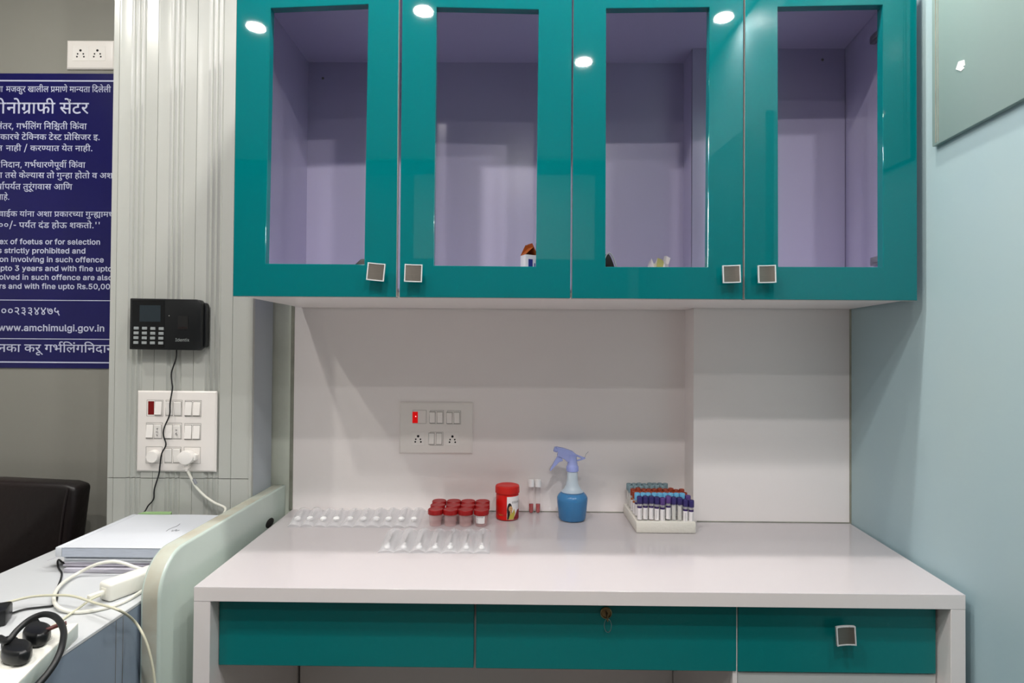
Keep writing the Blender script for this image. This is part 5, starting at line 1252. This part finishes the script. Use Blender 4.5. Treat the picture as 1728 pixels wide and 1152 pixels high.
q0, q1 = U(327, 808, 'Y', CY - .022), U(331, 816, 'Y', CY - .02)
obj('cord_tag', MB().tube([q0, q1], .0040, 8), 'pencil', lead)

# attendance terminal
A, B = U(219.5, 503, 'Y', CY - .036), U(337, 590, 'Y', CY - .036)
DW, DH = B.x - A.x, A.z - B.z
dv = thing('fingerprint_terminal', 'black fingerprint attendance terminal with keypad mounted on the white reeded column', 'terminal', (A.x, CY, B.z))
mb = MB()
mb.prism([(0, 0), (DW - .006, -.0015), (DW + .003, .006), (DW + .003, DH - .014), (DW - .004, DH - .004), (DW - .012, DH - .002), (0, DH)], -.012, -.036, axis='Y', bev=.002, seg=2)
mb.prism([(.006, .004), (DW + .005, .006), (DW + .008, .012), (DW + .008, DH - .018), (DW + .004, DH - .010), (.006, DH - .004)], 0, -.020, axis='Y', bev=.002, seg=1)
obj('housing', mb, 'black_plastic', dv, local=True)
def dpt(px, py):
    q = U(px, py, 'Y', CY - .0365)
    return q.x - A.x, q.z - B.z
x0, z0 = dpt(222, 586)
x1, z1 = dpt(278, 506.5)
obj('glossy_panel', MB().box(x0, -.0368, z0, x1, -.0355, z1, .0005, seg=1), 'black_gloss', dv, local=True)
x0, z0 = dpt(235.5, 542.5)
x1, z1 = dpt(271.5, 515)
obj('screen', MB().box(x0, -.0374, z0, x1, -.0366, z1, .0003, seg=1), 'screen_dark', dv, local=True)
for i in range(4):
    for j in range(4):
        x, z = dpt(230.6 + 14 * i - .25 * j, 553.5 + 8.1 * j + .3 * i)
        obj('keypad_button', MB().box(x - .0070, -.0394, z - .0040, x + .0070, -.0366, z + .0040, .0008, seg=1), 'key_silver', dv, local=True)
mb = MB()
x0, z0 = dpt(299.5, 556)
x1, z1 = dpt(318, 533)
mb.prism([(x0, z0), (x1, z0), (x1 - .001, z1), (x0 + .001, z1)], -.0365, -.0372, axis='Y')
mb.prism([(x0 + .003, z0 + .002), (x1 - .003, z0 + .002), (x1 - .003, z0 + .008), (x0 + .003, z0 + .008)], -.0372, -.0378, axis='Y', mi=1)
obj('finger_sensor', mb, ['hole_black', 'leather_dark'], dv, local=True)
g, adv = WORDS['Identix']
x0, z0 = dpt(295.5, 575.8)
x1, _ = dpt(319.5, 575.8)
s = (x1 - x0) / adv
obj('lettering', write(MB(), g, lambda a, b: Vector((x0 + a * s, -.0364, z0 + b * s)), lift=(0, -.0001, 0)), 'key_silver', dv, local=True)
x, z = dpt(285.3, 532.5)
obj('status_led', MB().ball((x, -.0362, z), .0012, .0008, .0012, 8), 'switch_white', dv, local=True)

# the terminal's cord: down the column, behind the papers, out again on the counter
cpx = ((298, 590, .02), (297, 605, .015), (289.5, 628, .008), (290, 645, .012), (291, 655, .016), (287, 680, .019), (286, 700, .019), (277, 722, .019), (276, 735, .019), (280, 750, .019), (273, 765, .019), (270, 785, .017), (268, 800, .012), (260.5, 825, .007), (259, 842, .007), (250, 853, .012), (243, 864, .02))
pts = [U(x, y, 'Y', CY - c) for x, y, c in cpx]
pts += [(PL - .012, PB + .012, CZ + .03), (PL - .020, PB - .10, CZ + .006), (PL - .008, PFR + .05, CZ + .004)]
pts += [on(99, 944, .004), on(98, 956, .003), on(104, 966, .003), (on(103, 976, .003)), on(98, 990, .003), on(96, 1010, .003), on(90, 1021, .003), on(70, 1024, .003), on(40, 1028, .003), on(10, 1038, .004), on(-6, 1043, .008)]
cable('terminal_cord', 'thin black cord from the fingerprint terminal, trailing down the column and past the papers', pts, .0019, 'black_cord', k=6)

# ================================================================ POSTER
PY = -.0032
TL, BR = U(0, 123.5, 'Y', PY), U(190, 622, 'Y', PY)
PXL, PXR = U(-420, 300, 'Y', PY).x, cl * 1.0 - .055
zt, zb_ = U(95, 124, 'Y', PY).z, U(92, 621, 'Y', PY).z
po = thing('notice_board', 'navy blue notice with white Marathi and English lettering on the grey wall', 'notice', ((PXL + PXR) / 2, 0, zb_))
PXL, PXR = PXL, U(203, 300, 'Y', PY).x
obj('board', MB().box(PXL, PY, zb_, PXR, -.0002, zt), 'navy', po)
for y, h in ((136.4, 2.4), (506.6, 1.3), (571.8, 1.3), (611.2, 2.2)):
    z = U(95, y, 'Y', PY).z
    hw = h * .5 * .00184
    obj('rule_line', MB().box(PXL + .02, PY - .0004, z - hw, PXR - .001, PY, z + hw), 'lettering_white', po)
for k, g, adv, x0, x1, y, h, eg, ea, xe in POSTER_LINES:
    yy = y
    a, b = U(x0, yy, 'Y', PY), U(x1, yy, 'Y', PY)
    z = U(x1, yy, 'Y', PY).z
    sx = (b.x - a.x) / adv
    hz = (U(x1, yy - h, 'Y', PY).z - z)
    sz = hz / (631 if k == 'd' else 750)
    mb = MB()
    write(mb, g, lambda p, q: Vector((a.x + p * sx, PY - .0005, z + q * sz)), lift=(0, -.0001, 0))
    if eg:
        ex = U(xe, yy, 'Y', PY).x - ea * sx
        write(mb, eg, lambda p, q: Vector((ex + p * sx, PY - .0005, z + q * sz)), lift=(0, -.0001, 0))
    obj('lettering', mb, 'lettering_white', po)
# ================================================================ THINGS ON THE DESK
# --- red lidded sample cups, three rows of four
def make_cup():
    t = thing('sample_cup', '', 'sample cup', (0, 0, 0), 0, 'red lidded sample cups on the desk')
    mb = MB().lathe([(.0155, 0), (.0172, .0012), (.0190, .034), (.0190, .035), (.0180, .035), (.0162, .0025), (0, .0022)], 32)
    obj('cup', mb, 'cup_lid_tint', t, local=True)
    mb = MB().lathe([(.0208, .0325), (.0216, .0335), (.0216, .0445), (.0205, .0462), (.0192, .0462), (.0186, .0452), (0, .0452)], 36)
    obj('lid', mb, 'cup_red', t, local=True)
    return t


CUPX = [[735.0, 760.3, 785.8, 812.2], [738.8, 765, 789.5, 814], [741.5, 766, 790.2, 814.5]]
CUPY = [-.150, -.102, -.056]
rown = ['front', 'middle', 'back']
posn = ['leftmost', 'second from left', 'third from left', 'rightmost']
cup0 = make_cup()
labelled = None
for r in range(3):
    for c in range(4):
        lb = 'red lidded clear sample cup, %s in the %s row of the cups' % (posn[c], rown[r])
        if (r, c) == (0, 3):
            lb = 'red lidded clear sample cup with a white paper label, rightmost in the front row'
        q = U(CUPX[r][c], 860 - 9 * r, 'Y', CUPY[r])
        pos = (q.x, CUPY[r], TOP + .0003)
        if r == 0 and c == 0:
            cup0.location = pos
            cup0['label'] = lb
            t = cup0
        else:
            t = dup(cup0, pos, random.uniform(-1, 1) * 0, lb)
        if (r, c) == (0, 3):
            labelled = t
mb = MB()
v, f = [], []
R_ = .0188
for i in range(11):
    a = -PI / 2 - .12 + (i / 10 - .5) * 1.45
    for z in (.010, .031):
        rr_ = .0172 + (.0190 - .0172) * (z - .0012) / .0328 + .0004
        v.append((rr_ * math.cos(a), rr_ * math.sin(a), z))
for i in range(10):
    f.append((2 * i, 2 * i + 2, 2 * i + 3, 2 * i + 1))
mb.add(v, f)
ol = obj('label', mb, 'label_white', labelled, local=True)


def wrap(rad, a0, z0, sx, sz):
    return lambda p, q: Vector((rad * math.cos(a0 + p * sx / rad), rad * math.sin(a0 + p * sx / rad), z0 + q * sz))


mb = MB()
for wd, z, x0, wdt in (('SAMPLE CONTAINER', .0268, .0012, .0225), ('Name', .0215, .0012, .006), ('ID. No.', .0172, .0012, .007), ('Date', .0125, .0012, .005)):
    g, adv = WORDS[wd]
    s = wdt / adv
    write(mb, g, wrap(.0196, -PI / 2 - .12 - .70 + x0 / .0196, z, s, .0028 / 750))
obj('lettering', mb, 'ink', labelled, local=True)

# --- red jar
jc = U(856, 872, 'Z', TOP)
JR = .0338
t = thing('jar', 'red plastic jar with a white picture label, right of the sample cups', 'jar', (jc.x, -.074, TOP + .0003))
mb = MB().lathe([(JR - .006, 0), (JR - .001, .002), (JR, .006), (JR, .0125), (JR - .0006, .0135), (JR, .0145), (JR, .072), (JR - .002, .078), (0, .078)], 48)
obj('body', mb, 'jar_red', t, local=True)
mb = MB().lathe([(JR + .0008, .077), (JR + .0022, .078), (JR + .0022, .094), (JR + .0005, .0985), (JR - .004, .100), (JR - .008, .0988), (0, .0984)], 48)
obj('lid', mb, 'jar_lid', t, local=True)


def patch(mb, poly, rad, mi):
    """polygon in (arc length, height) laid on the jar; the outline is finely split"""
    pts = []
    for i, p in enumerate(poly):
        q = poly[(i + 1) % len(poly)]
        n = max(1, int(abs(q[0] - p[0]) / .003))
        for k in range(n):
            pts.append((p[0] + (q[0] - p[0]) * k / n, p[1] + (q[1] - p[1]) * k / n))
    c = (sum(p[0] for p in pts) / len(pts), sum(p[1] for p in pts) / len(pts))
    rings = [[(c[0] + (p[0] - c[0]) * s, c[1] + (p[1] - c[1]) * s) for p in pts] for s in (1, .75, .5, .25, .02)]
    v, f = [], []
    n = len(pts)
    for rg in rings:
        for x, z in rg:
            a = -PI / 2 + x / JR
            v.append((rad * math.cos(a), rad * math.sin(a), z))
    for k in range(len(rings) - 1):
        for i in range(n):
            j = (i + 1) % n
            f.append((k * n + i, k * n + j, (k + 1) * n + j, (k + 1) * n + i))
    mb.add(v, f, mi)


def ell(cx, cz, rx, rz, n=18, rot=0):
    o = []
    for i in range(n):
        a = 2 * PI * i / n
        x, z = rx * math.cos(a), rz * math.sin(a)
        o.append((cx + x * math.cos(rot) - z * math.sin(rot), cz + x * math.sin(rot) + z * math.cos(rot)))
    return o


mb = MB()
patch(mb, [(-.0005, .005), (.060, .003), (.060, .071), (-.0005, .071)], JR + .0003, 0)
patch(mb, [(.018, .005), (.060, .003), (.060, .034), (.034, .030)], JR + .0005, 5)
patch(mb, [(.046, .034), (.060, .034), (.060, .056), (.050, .054)], JR + .0005, 4)
patch(mb, ell(.0075, .032, .0078, .021), JR + .0006, 1)
patch(mb, [(.0000, .0055), (.0195, .0055), (.0255, .022), (.0215, .036), (.0175, .026), (.0085, .021), (.0005, .016)], JR + .0008, 3)
patch(mb, ell(.0105, .036, .0058, .0085, rot=.15), JR + .0010, 2)
patch(mb, [(.008, .020), (.0135, .021), (.0140, .030), (.009, .030)], JR + .0009, 2)
patch(mb, [(.0004, .0055), (.004, .0055), (.0085, .020), (.005, .034), (.0008, .034)], JR + .0011, 1)
for x in (.0085, .0128):
    patch(mb, ell(x, .0375, .0011, .0007, 8), JR + .0013, 1)
patch(mb, ell(.0108, .0318, .0018, .0007, 8), JR + .0013, 5)
lab = obj('label', mb, ['label_white', 'hair', 'skin', 'yellow_top', 'yellow_top', 'maroon'], t, local=True)
mb = MB()
g, adv = WORDS['STICKIN']
write(mb, g, wrap(JR + .0008, -PI / 2 + .0145 / JR, .0515, .026 / adv, .0055 / 750))
g, adv = WORDS['Name']
obj('lettering', mb, 'ink', t, local=True)
mb = MB()
for z, x0, x1 in ((.0185, -.027, -.012), (.0165, -.026, -.018)):
    patch(mb, [(x0, z), (x1, z - .001), (x1, z - .0004), (x0, z + .0006)], JR + .0004, 0)
obj('fine_print', mb, 'yellow_top', t, local=True)

# --- two blood tubes leaning on the wall
for px, lb in ((896.2, 'white capped sample tube with red blood, left one of the pair beside the red jar'), (907.8, 'white capped sample tube with red blood, right one of the pair, nearer the spray bottle')):
    q = U(px, 860, 'Y', -.022)
    t = thing('blood_tube', lb, 'test tube', (q.x, -.024, TOP + .0004), 0, 'blood tubes by the wall')
    t.rotation_euler = (-.10, 0, 0)
    mb = MB().lathe([(0, .0002), (.004, .0009), (.0068, .004), (.0078, .008), (.0078, .086), (.0068, .086), (.0068, .009), (.004, .003), (0, .002)], 24)
    obj('tube', mb, 'glass_tube', t, local=True)
    mb = MB().lathe([(0, .0025), (.0035, .0032), (.0058, .006), (.0065, .009), (.0065, .030), (0, .0302)], 24)
    obj('blood', mb, 'blood', t, local=True)
    mb = MB().lathe([(.0084, .080), (.0094, .081), (.0096, .101), (.0086, .1025), (0, .1025)], 24)
    obj('cap', mb, 'cap_white', t, local=True)

# --- spray bottle
sx_ = U(965.5, 870, 'Y', -.080).x
t = thing('spray_bottle', 'spray bottle of blue liquid with a lilac trigger head, standing by the back wall', 'spray bottle', (sx_, -.080, TOP + .0003))
prof_b = [(.030, 0), (.0385, .0015), (.0410, .006), (.0462, .058), (.0460, .066), (.0420, .074), (.0330, .083), (.0245, .092), (.0185, .104), (.0158, .122), (.0150, .146), (.0135, .148), (0, .148)]
mb = MB().lathe(prof_b, 48, mis=[1] * 6 + [0] * 6)
obj('bottle', mb, ['bottle_haze', 'bottle_clear'], t, local=True)
mb = MB().lathe([(0, .001), (.030, .001), (.0375, .0025), (.0400, .007), (.0452, .058), (.0450, .0655), (.0408, .0735), (.0345, .0795), (0, .0795)], 48)
obj('liquid', mb, 'spray_blue', t, local=True)
mb = MB().lathe([(.0158, .142), (.0172, .143), (.0172, .158), (.0155, .161), (.0150, .164), (.0138, .170), (.0125, .182), (.0125, .190), (0, .190)], 28)
for i in range(20):
    q = 2 * PI * i / 20
    mb.box(.0168, -.0008, .144, .0180, .0008, .157)
    k = len(mb.v) - 8
    Rm = Matrix.Rotation(q, 4, 'Z')
    for w_ in range(k, len(mb.v)):
        mb.v[w_] = Rm @ mb.v[w_]
obj('collar', mb, 'trigger_blue', t, local=True)
sp = lambda px, py: (U(px, py, 'Y', -.080).x - sx_, U(px, py, 'Y', -.080).z - TOP)
mb = MB()
mb.prism([sp(*p) for p in ((937.5, 753.2), (952, 756), (966, 761), (974, 768), (972, 774), (964, 776), (958, 780), (953, 775), (945, 771), (940, 770), (941, 763))], -.0085, .0085, axis='Y', bev=.003, seg=2)
mb.prism([sp(*p) for p in ((971, 766), (988, 772.4), (987, 774.2), (974, 778), (973, 776.4), (982, 773.4), (971, 769))], -.004, .004, axis='Y', bev=.001, seg=1)
obj('spray_head', mb, 'trigger_blue', t, local=True)
mb = MB()
c0, c1 = sp(934.8, 757.2), sp(946, 761)
d = Vector((c1[0] - c0[0], 0, c1[1] - c0[1])).normalized()
P0 = Vector((c0[0], 0, c0[1]))
mb.tube([P0, P0 + d * .001, P0 + d * .011, P0 + d * .012], .0085, 14, taper=[.0065, .0080, .0080, .0065])
obj('nozzle', mb, 'trigger_blue', t, local=True)
mb = MB()
mb.prism([sp(*p) for p in ((940, 770), (948, 772), (950, 777), (944, 779), (936, 787), (929, 794.5), (927.6, 793), (934, 781))], -.006, .006, axis='Y', bev=.0016, seg=2)
obj('trigger', mb, 'trigger_blue', t, local=True)
mb = MB().tube(spline([(sp(986, 773)[0], 0, sp(986, 773)[1]), (sp(988, 769)[0], 0, sp(988, 769)[1]), (sp(989, 766)[0], 0, sp(989, 766)[1]), (sp(993, 762)[0], 0, sp(993, 762)[1])], 6), .0006, 5)
obj('thread', mb, 'pencil', t, local=True)

# --- tube rack
rl, rr2 = U(1073.5, 899.5, 'Z', TOP), U(1176, 901.5, 'Z', TOP)
RX0, RX1, RY0, RY1 = rl.x, min(rr2.x, XS - .014), rl.y, -.012
RH = .031
rk = thing('tube_rack', 'white foam rack full of capped sample tubes, at the right end of the desk things', 'rack', ((RX0 + RX1) / 2, (RY0 + RY1) / 2, TOP + .0003))
cxr_, cyr_ = (RX0 + RX1) / 2, (RY0 + RY1) / 2
NX, NY = 10, 6
TX = [RX0 + .0125 + (RX1 - RX0 - .0225) * i / 9 for i in range(10)]
TY = [RY0 + .016 + (RY1 - RY0 - .034) * j / 5 for j in range(6)]
mb = MB()
mb.box(RX0 - cxr_, RY0 - cyr_, 0, RX1 - cxr_, RY1 - cyr_, RH, .004, seg=2)
obj('foam_block', mb, 'foam', rk, local=True)


def tube_proto(capm, label=True, band='band_purple', tall=0.0):
    t = thing('sample_tube', '', 'sample tube', (0, 0, 0), 0, 'capped tubes in the foam rack')
    mb = MB().lathe([(.0062, 0), (.0064, .001), (.0064, .056), (0, .056)], 18)
    obj('tube', mb, 'clear_tube', t, local=True)
    mb = MB().lathe([(.0072, .044), (.0079, .045), (.0079, .062), (.0071, .0635), (.0050, .0635), (.0046, .0605), (0, .0605)], 20, mis=[0, 0, 0, 0, 0, 1])
    obj('cap', mb, [capm, 'hole_black' if capm == 'cap_sky' else capm], t, local=True)
    if label:
        mb = MB()
        v, f = [], []
        for i in range(13):
            a = -PI / 2 + (i / 12 - .5) * 4.2
            v += [(  .00665 * math.cos(a),   .00665 * math.sin(a), z) for z in (.0005, .032, .0375)]
        for i in range(12):
            f += [(3 * i, 3 * i + 3, 3 * i + 4, 3 * i + 1), (3 * i + 1, 3 * i + 4, 3 * i + 5, 3 * i + 2)]
        mb.add(v, f, [0, 1] * 12)
        for a0 in (.25, .45):
            a = -PI / 2 + a0
            u = Vector((math.cos(a), math.sin(a), 0))
            n_ = Vector((-u.y, u.x, 0))
            w_ = .00015
            mb.add([u * .0068 + n_ * s_ * w_ + Vector((0, 0, z)) for s_, z in ((-1, .004), (1, .004), (1, .028), (-1, .028))], [(0, 1, 2, 3)], 2)
        obj('label', mb, ['label_white', band, 'ink'], t, local=True)
    else:
        mb = MB().lathe([(.0050, .002), (.0053, .003), (.0053, .040), (0, .040)], 14)
        obj('additive', mb, 'foam', t, local=True)
    return t


protos = {}


def place_tube(kind, pos, rot, lb):
    if kind not in protos:
        t = tube_proto(*{'purple': ('cap_purple',), 'violet': ('cap_violet',), 'plain': ('cap_purple', False), 'sky': ('cap_sky',), 'rust': ('cap_rust', True, 'carton_orange'), 'grey': ('cap_grey', False)}[kind])
        t.location = pos
        t.rotation_euler = (0, 0, rot)
        t['label'] = lb
        protos[kind] = t
    else:
        dup(protos[kind], pos, rot, lb)


ordn = ['leftmost', 'second from left', 'third from left', 'fourth from left', 'fifth from left', 'sixth from left', 'seventh from left', 'eighth from left', 'ninth from left', 'rightmost']
rowname = ['front row', 'second row', 'third row', 'fourth row', 'fifth row', 'back row']
front = ['purple', 'purple', 'purple', 'purple', 'violet', 'violet', 'plain', 'plain', 'purple', 'purple']
frot = [0, -.15, .1, -.75, 0, -.1, 0, 0, -.6, 0.1]
kindname = {'purple': 'purple capped', 'violet': 'violet capped', 'plain': 'purple capped unlabelled', 'sky': 'light blue capped', 'rust': 'rust red capped', 'grey': 'grey capped'}
r_rand = random.Random(11)
BZ = TOP + RH - .003
for j in range(6):
    for i in range(10):
        if j == 0:
            kind, dz, rot = front[i], (.006, .007, .007, .005, .003, .008, .005, .004, -.001, -.003)[i], frot[i]
        elif j == 1:
            kind, dz, rot = ('sky' if i < 9 else 'violet'), .008 if i < 9 else .002, r_rand.uniform(-2, 2)
        elif j in (2, 3):
            kind, dz, rot = 'rust', (.004 if j == 2 else .006) + r_rand.uniform(-.002, .002) - (.002 if i > 7 else 0), r_rand.uniform(-2, 2)
        else:
            if i > (7 if j == 5 else 6):
                continue
            kind, dz, rot = 'grey', .006 + r_rand.uniform(-.001, .002), r_rand.uniform(-2, 2)
        n = ordn[i] if not (j > 3 and i == (7 if j == 5 else 6)) else 'rightmost'
        lb = '%s sample tube, %s in the %s of the foam rack' % (kindname[kind], n, rowname[j])
        place_tube(kind, (TX[i] + r_rand.uniform(-.0006, .0006), TY[j], BZ + dz), rot, lb)


# --- clear blister strips of needles
def blister(label, NL, NR, FR, FL, n, two, seed):
    nl, nr, fr, fl = [U(a, b, 'Z', TOP + .004) for a, b in (NL, NR, FR, FL)]
    c = (nl + nr + fr + fl) / 4
    c.z = TOP + .0004
    t = thing('blister_strip', label, 'blister strip', c, 0, 'clear blister strips of needles')
    r = random.Random(seed)

    def pt(u, v, h):
        p = nl.lerp(nr, u).lerp(fl.lerp(fr, u), v)
        return Vector((p.x - c.x, p.y - c.y, h))
    NU, NV = n * 8, 14
    amp = [r.uniform(.85, 1.15) for _ in range(n)]

    def hgt(u, v):
        k = min(n - 1, int(u * n))
        q = (u * n) % 1
        ridge = max(0, math.sin(PI * q)) ** .7
        lift = (.0035 + .0025 * math.sin(u * 9 + seed)) if v < .02 else 0
        return .0006 + .0115 * ridge * amp[k] * (.9 + .15 * math.sin(v * 7 + k)) * (1 if .0 < v < 1 else .5) + lift * .3
    v, f = [], []
    for i in range(NU + 1):
        for j in range(NV + 1):
            u, w_ = i / NU, j / NV
            e = .004 * math.sin(u * n * 2 * PI * .5 + seed) if j == 0 else 0
            v.append(pt(u, w_ + e, hgt(u, w_)))
    for i in range(NU):
        for j in range(NV):
            a = i * (NV + 1) + j
            f.append((a, a + NV + 1, a + NV + 2, a + 1))
    mb = MB().add(v, f)
    obj('film', mb, 'clear_film', t, local=True, smooth=60)
    # backing of the strip
    mb = MB().add([pt(0, 0, .0002), pt(1, 0, .0002), pt(1, 1, .0002), pt(0, 1, .0002)], [(0, 1, 2, 3)])
    obj('backing', mb, 'clear_film', t, local=True)
    for k in range(n):
        u = (k + .5) / n + r.uniform(-.006, .006)
        if two:
            a, b = pt(u, .17, .0055), pt(u, .93, .0055)
            nd = obj('needle', MB().tube([pt(u, .26, .006), pt(u, .74, .006)], .0017, 8), 'needle_grey', t, local=True)
            mb = MB().ball(a, .0080, .0080, .0053, 14)
            mb.tube([a, pt(u, .30, .0055)], .0042, 10)
            o = obj('cap', mb, 'cap_white', nd, local=True)
            mb = MB().tube([pt(u, .72, .0058), pt(u, .80, .0058), b], .006, 12, taper=[.003, .005, .005])
            mb.ball(b, .0082, .0082, .0052, 14)
            obj('hub', mb, 'clear_tube', nd, local=True)
        else:
            a = pt(u, .36, .0068)
            nd = obj('needle', MB().tube([pt(u, .45, .006), pt(u, .97, .006)], .0009, 8), 'needle_grey' if k in (2, 3) else 'pencil', t, local=True)
            mb = MB().ball(a, .0098, .0098, .0064, 16)
            obj('cap', mb, 'cap_white', nd, local=True)
            mb = MB().tube([pt(u, .40, .006), pt(u, .62, .006), pt(u, .95, .006)], .005, 10, taper=[.0055, .0045, .003])
            obj('sheath', mb, 'clear_tube', nd, local=True)
    return t


blister('clear blister strip of ten white capped needles lying along the back wall', (484, 887), (705, 889), (719, 858), (503, 859), 10, False, 2)
blister('clear blister strip of seven needles lying in front of the red lidded cups', (637, 930.5), (826, 932), (829, 893), (655, 893), 7, True, 5)
